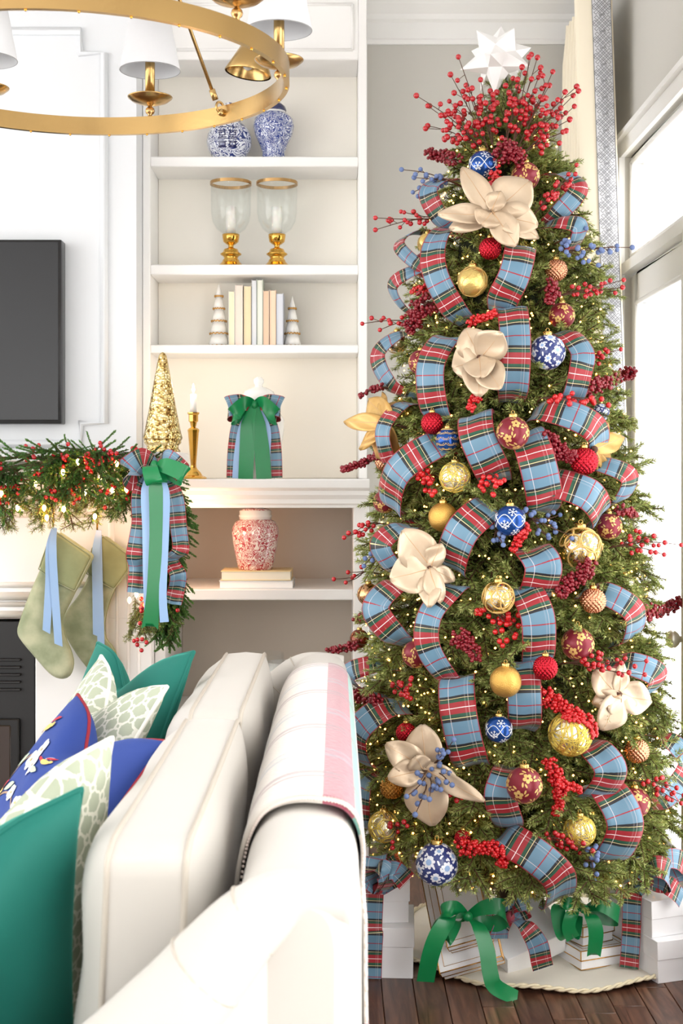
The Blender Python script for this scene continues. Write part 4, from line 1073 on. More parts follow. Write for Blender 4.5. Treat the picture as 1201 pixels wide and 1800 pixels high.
for cx_, cy_, n_, rx, ry in ((52, 795, 9, 16, 18), (70, 828, 7, 12, 14), (22, 855, 8, 22, 14), (108, 808, 10, 20, 14), (180, 800, 18, 30, 22), (165, 815, 10, 26, 20), (240, 790, 7, 14, 12), (92, 870, 7, 14, 10), (125, 876, 9, 20, 12), (190, 872, 7, 14, 18), (228, 872, 4, 8, 10), (205, 822, 6, 10, 16), (3, 815, 4, 6, 12), (4, 880, 5, 10, 10), (248, 1075, 6, 5, 22), (240, 1130, 7, 12, 10), (140, 845, 5, 12, 10), (312, 1073, 1, 2, 2)):
    st = Mesh(); pb = P(cx_, cy_, GY-.05)
    for k in range(n_):
        q = P(cx_+rg.gauss(0, .55)*rx, cy_+rg.gauss(0, .55)*ry, GY-.085+rg.uniform(-.02, .02))
        berry(q, .0066, REDB, gar); st.tube([pb, q], .0009, 4, cap=False)
    obj('berry_stem', st, TWIG, gar)
s = Mesh()
for px, py in ((110, 830), (175, 838), (150, 866), (5, 868), (200, 862), (30, 893), (115, 895), (80, 893), (165, 908), (80, 910), (135, 812), (238, 1045), (222, 860), (60, 850), (255, 1060), (205, 815), (228, 1055)):
    p = P(px+rg.uniform(-3, 3), py, GY-.10); s.lathe([(.0006, -.010), (.0052, -.004), (.0055, .004), (.002, .009)], 8, p)
obj('light_bulb', s, M('garland_bulb', (255,220,160), .4, emit=((255,190,100), 40.0)), gar, kind='stuff')
for px, py, e in ((60, 905, .35), (170, 905, .4), (345, 930, .7), (240, 1040, .2)):
    ld = bpy.data.lights.new('garland_glow', 'POINT'); lo = bpy.data.objects.new('garland_glow', ld); col.objects.link(lo)
    ld.energy = e; ld.color = (1, .55, .3); ld.shadow_soft_size = .03; lo.location = P(px, py, GY+.08 if px < 300 else 4.40)
# candle glow
ld = bpy.data.lights.new('candle_glow', 'POINT'); lo = bpy.data.objects.new('candle_glow', ld); col.objects.link(lo)
ld.energy = .5; ld.color = (1, .7, .42); ld.shadow_soft_size = .02; lo.location = P(340, 672, YLg)

# bow on the garland
YG = 3.99
def gp(px, py, d=0): return P(px, py, YG)+V((0, d, 0))
gb = thing('ribbon_bow', 'plaid, blue and green ribbon bow tied on the mantel garland', 'bow', P(278, 1090, YG))
kx, ky = 272, 818
strip([gp(kx, ky, .02), gp(252, 808, -.01), gp(232, 826, -.03), gp(236, 838, -.01), gp(256, 830, .015), gp(kx, ky+4, .02)], [V((.25, .1, 1))], [.03, .07, .085, .085, .06, .03], PLAID_S, 'plaid_loop', gb, u0=.02)
strip([gp(kx, ky, .02), gp(292, 806, -.01), gp(318, 826, -.02), gp(320, 836, .0), gp(296, 822, .02), gp(kx, ky+4, .02)], [V((.5, .1, 1))], [.03, .06, .06, .06, .05, .03], PLAID_S, 'plaid_loop', gb, u0=.05)
strip([gp(kx, ky, -.005), gp(268, 822, -.05), gp(275, 846, -.055), gp(282, 846, -.03), gp(276, 826, -.01), gp(kx, ky, -.005)], [V((1, .1, .1))], [.018, .045, .05, .05, .04, .018], SATIN_G, 'green_loop', gb)
strip([gp(kx, ky, -.005), gp(292, 818, -.04), gp(326, 832, -.05), gp(322, 840, -.03), gp(296, 830, -.012), gp(kx, ky, -.005)], [V((.5, .1, 1))], [.018, .045, .05, .05, .04, .018], SATIN_G, 'green_loop', gb)
strip([gp(260, 830, .02), gp(247, 870, .0), gp(246, 920, .01), gp(240, 975, -.006), gp(240, 1000, .015), gp(238, 1042, .0)], [V((1, .15, 0))], [.04, .052, .052, .06, .05, .05], PLAID_S, 'plaid_tail', gb, wave=.003)
strip([gp(285, 830, .025), gp(306, 870, .01), gp(313, 930, .02), gp(318, 968, -.01), gp(298, 985, .02), gp(313, 1010, .0), gp(308, 1040, .02), gp(304, 1062, .0)], [V((1, .2, 0))], [.04, .05, .05, .05, .05, .05, .05], PLAID_S, 'plaid_tail', gb, wave=.003)
strip([gp(kx, ky+3, -.004), gp(258, 860, -.016), gp(259, 930, -.014), gp(261, 1020, -.02), gp(264, 1092, -.024)], [V((1, -.1, 0))], [.014, .028, .026, .026, .026], SATIN_B, 'blue_tail', gb)
strip([gp(kx, ky+3, -.006), gp(292, 862, -.018), gp(292, 930, -.016), gp(288, 1040, -.022), gp(291, 1092, -.026)], [V((1, .1, 0))], [.014, .022, .022, .022, .026], SATIN_B, 'blue_tail', gb)
strip([gp(kx, ky+3, -.010), gp(276, 860, -.026), gp(276, 940, -.024), gp(272, 1040, -.028), gp(266, 1104, -.03)], [V((1, .35, 0))], [.016, .042, .038, .04, .05], SATIN_G, 'green_tail', gb, cut=-.02)
s = Mesh(); s.sphere(gp(kx, ky, -.01), .013, 14, 10, (.9, .8, 1.2)); obj('knot', s, SATIN_G, gb)

# ------------------------------------------------------------------ stockings
VELV = M('sage_velvet', (138,148,116), .8, sheen=(.7, .35, (230,236,206)), vary=((186,188,156), 13), bump=('noise', 30, .25))  # light and dark mottling in the colour adds shading and velvet highlights
VELVC = M('sage_velvet_cuff', (134,142,102), .8, sheen=(.5, .4, (220,230,190)), vary=((158,164,122), 9))
def crop_pt(x, y, Y): return pz(x/3.43, 760+y/3.43, Y)
def smooth2(pts, per=4):
    q = catmull([V((a, b, 0)) for a, b in pts], per, closed=True); return [(v.x, v.y) for v in q]
def stocking(lab, leg, cuff, rib, YS, hook):
    h = crop_pt(*hook, YS)
    root = thing('christmas_stocking', lab, 'stocking', (h[0], YS, h[1]), 'velvet stockings on the mantel')
    obj('leg', outline_solid(smooth2([crop_pt(a, b, YS) for a, b in leg], 3), YS-.026, YS+.022, .021, 4), VELV, root)
    ed = smooth2([crop_pt(a, b, YS) for a, b in leg], 3)
    s = Mesh(); s.tube([V((a, YS, b)) for a, b in ed], .0022, 6, closed=True); obj('seam_cord', s, VELVC, root)
    obj('cuff', outline_solid([crop_pt(a, b, YS-.02) for a, b in cuff], YS-.042, YS+.030, .012, 3), VELVC, root)
    s = Mesh(); s.tube([V((crop_pt(a, b, YS-.02)[0], YS-.036, crop_pt(a, b, YS-.02)[1])) for a, b in cuff], .0022, 6, closed=True); obj('cuff_cord', s, VELV, root)
    for w0, path in rib:
        strip([V((crop_pt(a, b, YS-.045)[0], YS-.048-d, crop_pt(a, b, YS-.045)[1])) for a, b, d in path], [V((1, .1, 0))], w0, SATIN_B, 'hanging_ribbon', root, cut=.012)
    # hook up to the mantel shelf
    s = Mesh(); s.tube([V((h[0], YS-.03, h[1]-.01)), V((h[0], YS-.025, h[1]+.05)), V((h[0], YS-.01, MANT-.05))], .003, 7); obj('hook', s, BRASS2, root)
stocking('sage velvet stocking with ribbon tail, its toe clear of the pillows',
    [(300,700),(245,830),(180,980),(125,1130),(108,1200),(132,1255),(220,1360),(300,1450),(365,1482),(420,1465),(444,1395),(430,1320),(392,1225),(378,1125),(420,1030),(460,950),(500,860),(440,760)],
    [(345,598),(560,745),(457,955),(350,905),(240,822),(285,690)],
    [([.016,.024,.024,.024], [(330,575,0),(305,700,.012),(300,900,.006),(283,1190,.004)]), ([.014,.024,.024,.024], [(332,575,.002),(325,700,.016),(335,950,.010),(355,1270,.004)])], 4.268, (332, 560))
stocking('sage velvet stocking with its toe tucked behind teal pillow',
    [(600,700),(545,850),(480,980),(400,1085),(384,1160),(404,1225),(470,1335),(545,1430),(620,1500),(690,1490),(716,1420),(690,1310),(640,1240),(632,1150),(655,1040),(695,940),(735,860),(690,760)],
    [(620,620),(772,730),(776,830),(692,945),(610,900),(528,850),(560,700)],
    [([.016,.026,.026,.026], [(598,590,0),(585,720,.012),(585,950,.006),(588,1215,.004)]), ([.014,.022,.022,.022], [(600,590,.0),(600,800,.008),(605,1050,.004),(612,1330,.002)])], 4.361, (596, 575))
# ------------------------------------------------------------------ Christmas tree
TX, TY = .486, 3.90
_tz = [.16, .22, .28, .42, .585, .748, .91, 1.07, 1.236, 1.40, 1.56, 1.72, 1.886, 2.05, 2.21, 2.31, 2.40, 2.46]
_tr = [.30, .40, .45, .465, .46, .435, .42, .40, .38, .36, .325, .29, .27, .24, .19, .13, .06, .01]
def tree_r(z): return float(np.interp(z, _tz, _tr))
AX = lambda z: V((TX, TY, z))
def hit(px, py, off=0.0):
    """where the bearing read off the photo meets the foliage mantle (off metres outside it)"""
    best = None
    for k in range(500):
        Y = 3.25+k*.0015
        p = P(px, py, Y); d = math.hypot(p.x-TX, p.y-TY); g = d-(tree_r(p.z)*.95+off)
        if g <= 0: best = p; break
        if best is None or g < gbest:
            gbest = g; best_out = p; best = best or None
        if Y > TY: break
    if best is None: best = best_out
    n_ = V((best.x-TX, best.y-TY, 0)); n_ = n_.normalized() if n_.length > 1e-4 else V((0, -1, 0))
    return best, (n_+V((0, 0, .22))).normalized()
OCC = []     # (point, radius) kept clear by the branches
tree = thing('christmas_tree', 'tall slim green artificial fir tree standing in the corner', 'tree', (TX, TY, 0))
s = Mesh(); s.tube([AX(.0), AX(.8), AX(1.8), AX(2.50)], [.028, .024, .014, .006], 10); obj('trunk', s, BARK, tree)
s = Mesh()
for k in range(3):
    a = k*2.094+.4; s.tube([AX(.10), AX(.05)+V((math.cos(a)*.09, math.sin(a)*.09, 0)), V((TX+math.cos(a)*.17, TY+math.sin(a)*.17, .012))], .008, 8)
obj('stand', s, BLACK, tree)

# ---- things laid against each other: ribbons first, then balls, leaves and berries settle on them
from mathutils.kdtree import KDTree
RIB_PTS, LEAF_PTS, BALLS, BERRIES = [], [], [], []
EYE = V((0, 0, CAMZ))
def kd_of(pts):
    k = KDTree(len(pts))
    for i, p in enumerate(pts): k.insert(p, i)
    k.balance(); return k
def settle(p, r, own=None, others=True, grip=.9):
    """nudge a berry (or a point of its twig) out of ribbons, leaves, balls and other berries"""
    p = V(p)
    for _ in range(4):
        for kd in (RIB_KD, LEAF_KD):
            if kd is None: continue
            q, _i, d = kd.find(p)
            if q is not None and d < r*grip: v_ = p-q; p = q+(v_.normalized() if v_.length > 1e-5 else V((0, -1, 0)))*r*grip
        for c, R_ in BALLS:
            v_ = p-c
            if v_.length < R_+r*.85:
                v_ = v_+(EYE-c).normalized()*R_*.30; p = c+v_.normalized()*(R_+r*.86)
        if others:
            for q, r2, o2 in BERRIES:
                if o2 != own and abs(q.x-p.x) < .02 and (p-q).length < (r+r2)*.95:
                    v_ = p-q; p = q+(v_.normalized() if v_.length > 1e-5 else V((0, -1, 0)))*(r+r2)*.96
    return p
RIB_KD = LEAF_KD = None
# ---- plaid ribbon loops
def ribbon(pts, w, label, b=.058, tuck=.07):
    q = []; ns = []; m_ = len(pts)-1
    pts = [(x+(pts[0][0]+(pts[-1][0]-pts[0][0])*i/m_-x)*.45, y+(pts[0][1]+(pts[-1][1]-pts[0][1])*i/m_-y)*.45) for i, (x, y) in enumerate(pts)]
    for i, (x, y) in enumerate(pts):
        p, n_ = hit(x, y, .02); q.append(p+n_*(b if 0 < i < len(pts)-1 else .012)); ns.append(n_)
    # tucked ends run into the branches
    d0 = (q[0]-q[1]).normalized(); d1 = (q[-1]-q[-2]).normalized()
    q = [q[0]-ns[0]*tuck+d0*.02]+q+[q[-1]-ns[-1]*tuck+d1*.02]; ns = [ns[0]]+ns+[ns[-1]]
    W = []
    for i, p in enumerate(q):
        t = (q[min(i+1, len(q)-1)]-q[max(i-1, 0)]).normalized(); view = ns[i].lerp(V((-.2, -1, .15)), .55).normalized()
        t2 = (t-view*t.dot(view)).normalized() if (t-view*t.dot(view)).length > .05 else t
        W.append(view.cross(t2).normalized())
    for i in range(1, len(W)):
        if W[i].dot(W[i-1]) < 0: W[i] = -W[i]
    wm = w*q[len(q)//2].y/F
    mean = V((0, 0, 0))
    for w_ in W[1:-1]: mean += w_
    mean.normalize(); W = [w_.lerp(mean, .85).normalized() for w_ in W]
    o = strip(q, W, [wm*.8]+[wm]*(len(q)-2)+[wm*.8], PLAID, 'plaid_ribbon', None, per=7, u0=random.random()*.12, wave=.0025, nw=6)
    tag(o, label, 'ribbon', 'plaid ribbon loops on the tree')
    G = np.array([list(v.co) for v in o.data.vertices]).reshape(-1, 7, 3)
    for _ in range(2): m2 = (G[:, 1:]+G[:, :-1])/2; N2 = np.empty((G.shape[0], G.shape[1]*2-1, 3)); N2[:, ::2] = G; N2[:, 1::2] = m2; G = N2
    m2 = (G[1:]+G[:-1])/2; RIB_PTS.extend(V(q_) for q_ in np.concatenate([G, m2]).reshape(-1, 3))
    md = o.modifiers.new('thick', 'SOLIDIFY'); md.thickness = .0008
    for p in catmull(q[1:-1], 4): OCC.append((p, wm*.55))
RIB = [
 ([(788,404),(779,450),(782,500),(802,546)],47,'plaid ribbon hanging beside pale gold ball with raised lines'), ([(914,436),(911,470),(905,505),(884,530)],56,'plaid ribbon hanging from the top champagne leaves beside red dimpled ball'),
 ([(900,545),(904,590),(905,635),(902,684)],55,'straight plaid ribbon beside middle champagne leaves and big floral ball'), ([(788,598),(777,650),(769,722)],54,'plaid ribbon between maroon floral ball and middle champagne leaves'),
 ([(990,588),(1007,630),(1001,662),(1003,700)],43,'plaid ribbon curving past the big blue and white floral ball'), ([(710,592),(695,630),(694,678)],34,'narrow plaid ribbon below the clear silver ball'),
 ([(712,715),(704,765),(694,815)],32,'narrow plaid ribbon beside the golden leaf pick'), ([(768,785),(722,835),(694,892)],58,'broad diagonal plaid ribbon under the blue scallop ball'),
 ([(838,732),(843,775),(866,828)],64,'plaid ribbon between blue scallop ball and rosy floral ball'), ([(925,765),(933,815),(956,884)],66,'plaid ribbon dropping from the rosy floral ball'),
 ([(972,850),(1018,876),(1052,908)],58,'plaid ribbon crossing towards the maroon ball near door'), ([(958,722),(1000,740),(1032,765),(1044,792)],52,'plaid ribbon looping under bright berries near the pale leaves'),
 ([(1056,820),(1080,845),(1086,878)],38,'plaid ribbon loop beside red dimpled ball near door'), ([(856,896),(822,936),(796,990)],62,'diagonal plaid ribbon between plain gold ball and blue snowflake ball'),
 ([(935,968),(952,1000),(944,1040)],66,'plaid ribbon below the pale blue berries beside big swirled ball'), ([(922,1036),(942,1085),(945,1152)],60,'plaid ribbon hanging beside gold swirled mirror ball'),
 ([(710,930),(692,965),(700,1000)],44,'plaid ribbon peeking out behind the broad champagne leaf'), ([(700,1030),(680,1075),(700,1118)],55,'plaid ribbon under broad champagne leaf beside copper swirled ball'),
 ([(798,1036),(758,1080),(752,1140),(788,1188)],46,'curling narrow plaid ribbon beside lower maroon floral ball'), ([(1056,1044),(1088,1078),(1106,1118)],46,'angled plaid ribbon under the copper ball near the door'),
 ([(806,1196),(818,1255),(826,1332)],66,'straight plaid ribbon beside low blue snowflake ball'), ([(918,1170),(916,1225),(922,1270)],60,'plaid ribbon behind the low plain gold ball'),
 ([(678,1248),(654,1295),(642,1338)],52,'plaid ribbon near the throw beside lower champagne leaves'), ([(646,1370),(640,1445)],44,'short plaid ribbon at sofa edge above gold wire ball'),
 ([(892,1358),(872,1400),(892,1444)],58,'plaid ribbon tucked behind the biggest maroon floral ball'), ([(1040,1316),(1056,1355),(1050,1394)],60,'plaid ribbon loop below the big gold wire ball'),
 ([(1066,1392),(1078,1450),(1072,1504)],68,'low plaid ribbon loop beside the clear gold wire ball'), ([(893,1473),(950,1500),(990,1540),(980,1580)],62,'plaid ribbon sweeping down onto the white gift boxes'),
 ([(1166,1300),(1180,1350),(1158,1408)],40,'plaid ribbon loop by the door beside copper dimpled ball'), ([(1100,1168),(1128,1190),(1132,1220)],46,'plaid ribbon behind berry branch and pale leaves by door'),
 ([(982,308),(1002,345),(978,378)],34,'plaid ribbon loop behind the upper red berry sprig near curtain'), ([(972,394),(1000,408),(1003,434)],34,'plaid ribbon loop under the upper berry sprig near curtain'),
 ([(790,318),(776,345),(782,390)],36,'dark plaid ribbon beside the topmost champagne leaves'), ([(736,412),(731,440),(745,470)],24,'plaid ribbon edge beside the hidden pale gold ball'), ([(738,478),(720,510),(718,545)],26,'thin plaid ribbon above the dark red berry cluster'),
 ([(660,1170),(642,1190),(640,1210)],36,'plaid ribbon scrap above dark berries by the sofa')]
for pts, w, lab in RIB: ribbon(pts, w, lab)

RIB_KD = kd_of(RIB_PTS)
# ---- glass balls
def fib(n_):
    out = []
    for k in range(n_):
        z = 1-2*(k+.5)/n_; r = math.sqrt(1-z*z); a = k*2.39996; out.append(V((r*math.cos(a), r*math.sin(a), z)))
    return out
def on_ball(c, r, d, a, b, rot, lift=1.012):
    t1 = d.orthogonal().normalized(); t2 = d.cross(t1)
    x = a*math.cos(rot)-b*math.sin(rot); y = a*math.sin(rot)+b*math.cos(rot)
    return c+(d+t1*x+t2*y).normalized()*r*lift
def petal(ms, c, r, d, x, y, rx, ry, rot, pr, lift=1.012, n_=10):
    pts = [on_ball(c, r, d, x, y, pr, lift)]
    for k in range(n_):
        a = 2*pi*k/n_; u = rx*math.cos(a); v_ = ry*math.sin(a)
        pts.append(on_ball(c, r, d, x+u*math.cos(rot)-v_*math.sin(rot), y+u*math.sin(rot)+v_*math.cos(rot), pr, lift))
    ms.add(pts, [(0, k+1, (k+1) % n_+1) for k in range(n_)])
def stripe(ms, c, r, d, pts, w, pr, lift=1.012):
    L_, R_ = [], []
    for i, (x, y) in enumerate(pts):
        x2, y2 = pts[min(i+1, len(pts)-1)]; x1, y1 = pts[max(i-1, 0)]; dx, dy = x2-x1, y2-y1; l = math.hypot(dx, dy) or 1
        L_.append(on_ball(c, r, d, x-dy/l*w, y+dx/l*w, pr, lift)); R_.append(on_ball(c, r, d, x+dy/l*w, y-dx/l*w, pr, lift))
    ms.grid([L_, R_])
def knobbed(c, r):
    s = Mesh()
    nv, nu = 24, 48      # diamond-quilted sphere
    rings = []
    for i in range(nv*2+1):
        th = pi*i/(nv*2); row = []
        for k in range(nu*2):
            ph = 2*pi*k/(nu*2)
            bump_ = abs(math.sin(ph*8+th*8))*abs(math.sin(ph*8-th*8))
            rr = r*(.90+.13*bump_*math.sin(th)**.3 if 0 < th < pi else .94)
            row.append(c+V((rr*math.sin(th)*math.cos(ph), rr*math.sin(th)*math.sin(ph), rr*math.cos(th))))
        rings.append(row)
    s.grid(rings, closed_u=True)
    return s
def swirl_mat(name, ca, cb, scale, metal=1.0):
    m, nt, b = nodes_of(name); N, L = nt.nodes, nt.links
    tc = N.new('ShaderNodeTexCoord'); nz = N.new('ShaderNodeTexNoise'); nz.inputs['Scale'].default_value = scale; nz.inputs['Distortion'].default_value = 1.5; L.new(tc.outputs['Object'], nz.inputs['Vector'])
    k = mth(nt, 'GREATER_THAN', mth(nt, 'FRACT', mth(nt, 'MULTIPLY', nz.outputs['Fac'], 6)), .55)
    L.new(mixc(nt, k, RGB(*ca), RGB(*cb)), b.inputs['Base Color']); b.inputs['Metallic'].default_value = metal
    L.new(mth(nt, 'ADD', mth(nt, 'MULTIPLY', k, .3), .08), b.inputs['Roughness'])
    return m
SWG = swirl_mat('gold_swirl_glass', (232,228,206), (216,180,96), 34)
SWC = swirl_mat('copper_swirl_glass', (190,150,112), (220,170,120), 30)
SWS = swirl_mat('silver_swirl_glass', (236,236,232), (230,214,170), 30)
AMBER = M('amber_glass', (120,54,34), .05, .4)
WIREG = M('gold_wire', (226,200,96), .35, .7)
CLEARB = M('champagne_glass_ball', (238,228,190), .08, .75)
ocount = 0
def ornament(px, py, rpx, kind, label, group=None, off=0.0):
    global ocount; ocount += 1
    rg_ = random.Random(ocount*13)
    p, n_ = hit(px, py, off)
    behind = 'hidden behind' in label or 'tucked behind the upper' in label or label.startswith('clear silver ball by')
    for _ in range(60):
        r = rpx*p.y/F; d = RIB_KD.find(p)[2]
        if d > r*.985 and all((p-c2).length > (r+r2)*.98 for c2, r2 in BALLS): break
        p = P(px, py, p.y+(.002 if behind else -.002))
    r = rpx*p.y/F; BALLS.append((p.copy(), r))
    c = p
    nm = {'red_knob': 'ball_ornament', 'copper_knob': 'ball_ornament'}.get(kind, 'ball_ornament')
    root = thing(nm, label, 'ornament', c+V((0, 0, r)), group or 'baubles on the tree')
    tall = 1.0
    base_m = {'red_knob': REDM, 'copper_knob': COPPER, 'bronze_knob': M('bronze_metal', (190,136,66), .25, .95), 'floral': MAROON, 'blue': BLUEORN, 'bluegold': BLUEORN, 'gold': GOLD, 'goldline': PALEGOLD, 'china': NAVY, 'swirl': SWG, 'copperswirl': SWC, 'clear': SWS, 'wire': CLEARB, 'wirering': CLEARB, 'amber': AMBER}[kind]
    if kind.endswith('knob'): s = knobbed(c, r)
    else:
        s = Mesh(); s.sphere(c, r, 32, 20)
    bl = obj('ball', s, base_m, root)
    if kind == 'floral':
        s = Mesh()
        for d in fib(11):
            pr = rg_.random()*6; 
            for k in range(5): petal(s, c, r, d, .17*math.cos(k*1.257), .17*math.sin(k*1.257), .13, .11, k*1.257, pr)
            for k in range(3):
                a = 2.1*k+.6; petal(s, c, r, d, .50*math.cos(a), .50*math.sin(a), .17, .065, a+.5, pr); petal(s, c, r, d, .46*math.cos(a+.45), .46*math.sin(a+.45), .15, .06, a+1.1, pr)
        obj('flower_print', s, GOLDPRINT, bl, kind='stuff')
        s = Mesh()
        for d in fib(11): petal(s, c, r, d, 0, 0, .06, .06, 0, 0, 1.02)
        obj('flower_centre_print', s, MAROON, bl, kind='stuff')
    elif kind == 'blue':
        s = Mesh()
        for d in fib(12):
            pr = rg_.random()*6
            for k in range(6):
                a = k*pi/3; stripe(s, c, r, d, [(0, 0), (.34*math.cos(a), .34*math.sin(a))], .02, pr)
                for q in (-.5, .5): stripe(s, c, r, d, [(.2*math.cos(a), .2*math.sin(a)), (.2*math.cos(a)+.12*math.cos(a+q*1.6), .2*math.sin(a)+.12*math.sin(a+q*1.6))], .018, pr)
        for ph in (.0, 1.57):
            stripe(s, c, r, V((0, 0, 1)), [(0, 0), (0.01, 0)], .01, 0)
            s.tube([c+V((math.cos(a), math.sin(a), .45*math.cos(3*a+ph*2))).normalized()*r*1.004 for a in [2*pi*q/60 for q in range(60)]], r*.03, 5, closed=True)
        obj('snowflake_print', s, WHITEGLIT, bl, kind='stuff')
    elif kind == 'bluegold':
        s = Mesh()
        for i in range(5):
            th0 = .35+i*.5
            for k in range(7):
                ph = 2*pi*(k+.5*(i % 2))/7
                for rr_ in (.42, .26):
                    pts = []
                    for q in range(9):
                        a = pi*q/8; th = th0+.5*rr_*2*math.sin(a)*.6; p2 = ph+rr_*math.cos(a)/max(.5, math.sin(th0))
                        pts.append(c+V((math.sin(th)*math.cos(p2), math.sin(th)*math.sin(p2), math.cos(th)))*r*1.004)
                    s.tube(pts, r*.026, 4)
        obj('scallop_print', s, GOLDPRINT, bl, kind='stuff')
    elif kind == 'china':
        s = Mesh(); s2 = Mesh()
        for d in fib(22):
            pr = rg_.random()*6; sc_ = rg_.choice((.7, .9, 1.1))
            for k in range(8): petal(s, c, r, d, .2*sc_*math.cos(k*.785), .2*sc_*math.sin(k*.785), .10*sc_, .075*sc_, k*.785, pr)
            petal(s2, c, r, d, 0, 0, .13*sc_, .13*sc_, 0, pr, 1.02)
        for d in fib(110):
            pr = rg_.random()*6
            petal(s, c, r, d, .0, 0, .10, .05, rg_.random()*3, pr, 1.008); petal(s, c, r, d, .08, .05, .06, .05, rg_.random()*3, pr, 1.008)
        obj('flower_print', s, WPRINT, bl, kind='stuff'); obj('flower_centre_print', s2, LBLUE, bl, kind='stuff')
    elif kind == 'goldline':
        s = Mesh()
        for k in range(7):
            ax = V((rg_.gauss(0, 1), rg_.gauss(0, 1), rg_.gauss(0, 1))).normalized(); t1 = ax.orthogonal().normalized(); t2 = ax.cross(t1); h_ = rg_.uniform(-.5, .6)
            s.tube([c+(ax*(h_+.08*math.sin(5*a))+(t1*math.cos(a)+t2*math.sin(a))*math.sqrt(1-h_*h_)).normalized()*r*1.002 for a in [2*pi*q/48 for q in range(48)]], r*.02, 5, closed=True)
        obj('relief_line', s, GOLDPRINT, bl)
    elif kind in ('wire', 'wirering', 'swirl', 'clear'):
        s = Mesh(); nn = {'wire': 34, 'wirering': 30, 'swirl': 12, 'clear': 6}[kind]
        for k in range(nn):
            ax = V((rg_.gauss(0, 1), rg_.gauss(0, 1), rg_.gauss(0, 1))).normalized(); t1 = ax.orthogonal().normalized(); t2 = ax.cross(t1)
            h_ = rg_.uniform(-.25, .55) if kind == 'wire' else rg_.uniform(.72, .93)
            s.tube([c+(ax*h_+(t1*math.cos(a)+t2*math.sin(a))*math.sqrt(1-h_*h_)).normalized()*r*1.012 for a in [2*pi*q/36 for q in range(36)]], r*(.028 if kind != 'swirl' else .045), 5, closed=True)
        obj('wire_wrap' if kind.startswith('wire') else 'gilt_ring', s, WIREG if kind.startswith('wire') else GOLDPRINT, bl)
    s = Mesh(); s.lathe([(r*.26, r*.93), (r*.27, r*.96), (r*.27, r*1.14), (r*.22, r*1.18), (r*.02, r*1.19)], 18, c); obj('cap', s, CAPGOLD, root)
    s = Mesh(); s.tube([c+V((math.cos(a)*r*.1, 0, r*1.26+math.sin(a)*r*.1)) for a in [2*pi*q/12 for q in range(12)]], r*.018, 5, closed=True); obj('hanging_loop', s, CAPGOLD, root)
    OCC.append((c, r*1.05))
    return root
ORN = [
 (849,290,25,'blue','blue snowflake ball just above the top champagne leaves',.03), (924,310,25,'floral','maroon floral ball above the top champagne leaves',.02),
 (752,428,18,'goldline','pale gold ball tucked behind the upper plaid ribbon',0), (748,466,23,'floral','maroon ball half hidden behind the upper plaid ribbon',.0),
 (862,437,20,'red_knob','red dimpled ball directly under the top champagne leaves',.03), (831,495,27,'goldline','pale gold ball with raised lines between two upper plaid ribbons',.04),
 (978,475,20,'copper_knob','copper dimpled ball under the spray of blue berries',.02), (988,555,23,'floral','maroon floral ball above the blue and white floral ball',.01),
 (963,619,31,'china','big blue and white floral ball beside a plaid ribbon, halfway up',.04), (698,602,20,'clear','clear silver ball by dark red berry cluster above curved ribbon',.01),
 (740,637,22,'floral','maroon floral ball between two ribbons beside champagne leaves',.01), (1032,630,15,'red_knob','small red dimpled ball behind ribbon, above dark berry spray',.01),
 (760,744,20,'red_knob','red dimpled ball above the blue ball with gold scallops',.02), (787,773,21,'bluegold','blue ball with gold scallop lines',.02),
 (902,761,29,'floral','rosy floral ball resting on the crossing plaid ribbons',.04), (1056,725,16,'china','little blue and white ball next to the pale gold leaves',.01),
 (677,811,18,'copper_knob','copper dimpled ball under the golden leaf pick',.01), (800,839,27,'wirering','gold filigree mirror ball above the plain gold ball',.03),
 (676,882,20,'floral','dark maroon floral ball at tree edge beside wide diagonal ribbon',.01), (779,909,26,'gold','plain gold ball above the broad champagne leaf flower',.03),
 (897,915,27,'blue','blue snowflake ball beside the pale blue berries',.03), (1027,811,25,'red_knob','red dimpled ball at the end of dark berry cluster',.02),
 (1071,925,23,'floral','maroon floral ball beside the big gold swirled ball',.01), (1021,964,37,'swirl','big gold swirled glass ball above dark red berries',.03),
 (648,1045,20,'copperswirl','copper swirled glass ball at the tree edge near bookcase shelf',.01), (876,1050,28,'swirl','gold swirled mirror ball above the spray of bright berries',.04),
 (1043,1056,23,'copper_knob','copper dimpled ball beneath dark berries beside angled ribbon',.02), (632,1123,17,'amber','amber glass ball at the tree edge above the sofa',.0),
 (1016,1132,29,'floral','maroon floral ball above the red berry branch by the door',.03), (731,1150,24,'floral','maroon floral ball beside the curling narrow ribbon',.01),
 (959,1174,22,'red_knob','red dimpled ball beside the plain gold ball on ribbon',.03), (1099,1027,17,'clear','clear silver ball among branch tips near the glazed door',.0),
 (889,1198,28,'gold','plain gold ball resting on a plaid ribbon low on tree',.04), (714,1288,18,'red_knob','red dimpled ball behind the lower champagne leaf flower',.01),
 (877,1282,24,'blue','blue snowflake ball next to the straight hanging ribbon',.03), (1003,1290,38,'wire','big gold wire-wrapped ball under trailing red berries',.03),
 (1120,1320,22,'copper_knob','copper dimpled ball near the door beside the ribbon end',.01), (689,1384,21,'bronze_knob','bronze dimpled ball under the lower champagne leaves',.02),
 (922,1380,32,'floral','biggest maroon floral ball beside hanging bright red berries',.05), (1116,1411,27,'floral','maroon floral ball behind berry branch low by the door',.02),
 (675,1453,27,'wirering','gold wire ball with square cap near the sofa back',.02), (1019,1461,28,'wire','gold wire-wrapped clear ball beside the low looped ribbon',.03),
 (768,1519,37,'china','big blue and white floral ball hanging over white gift box',.05), (814,1473,15,'red_knob','small red dimpled ball behind bright berries above the gifts',.01)]
for px, py, r, k, lab, off in ORN: ornament(px, py, r, k, lab, off=off)

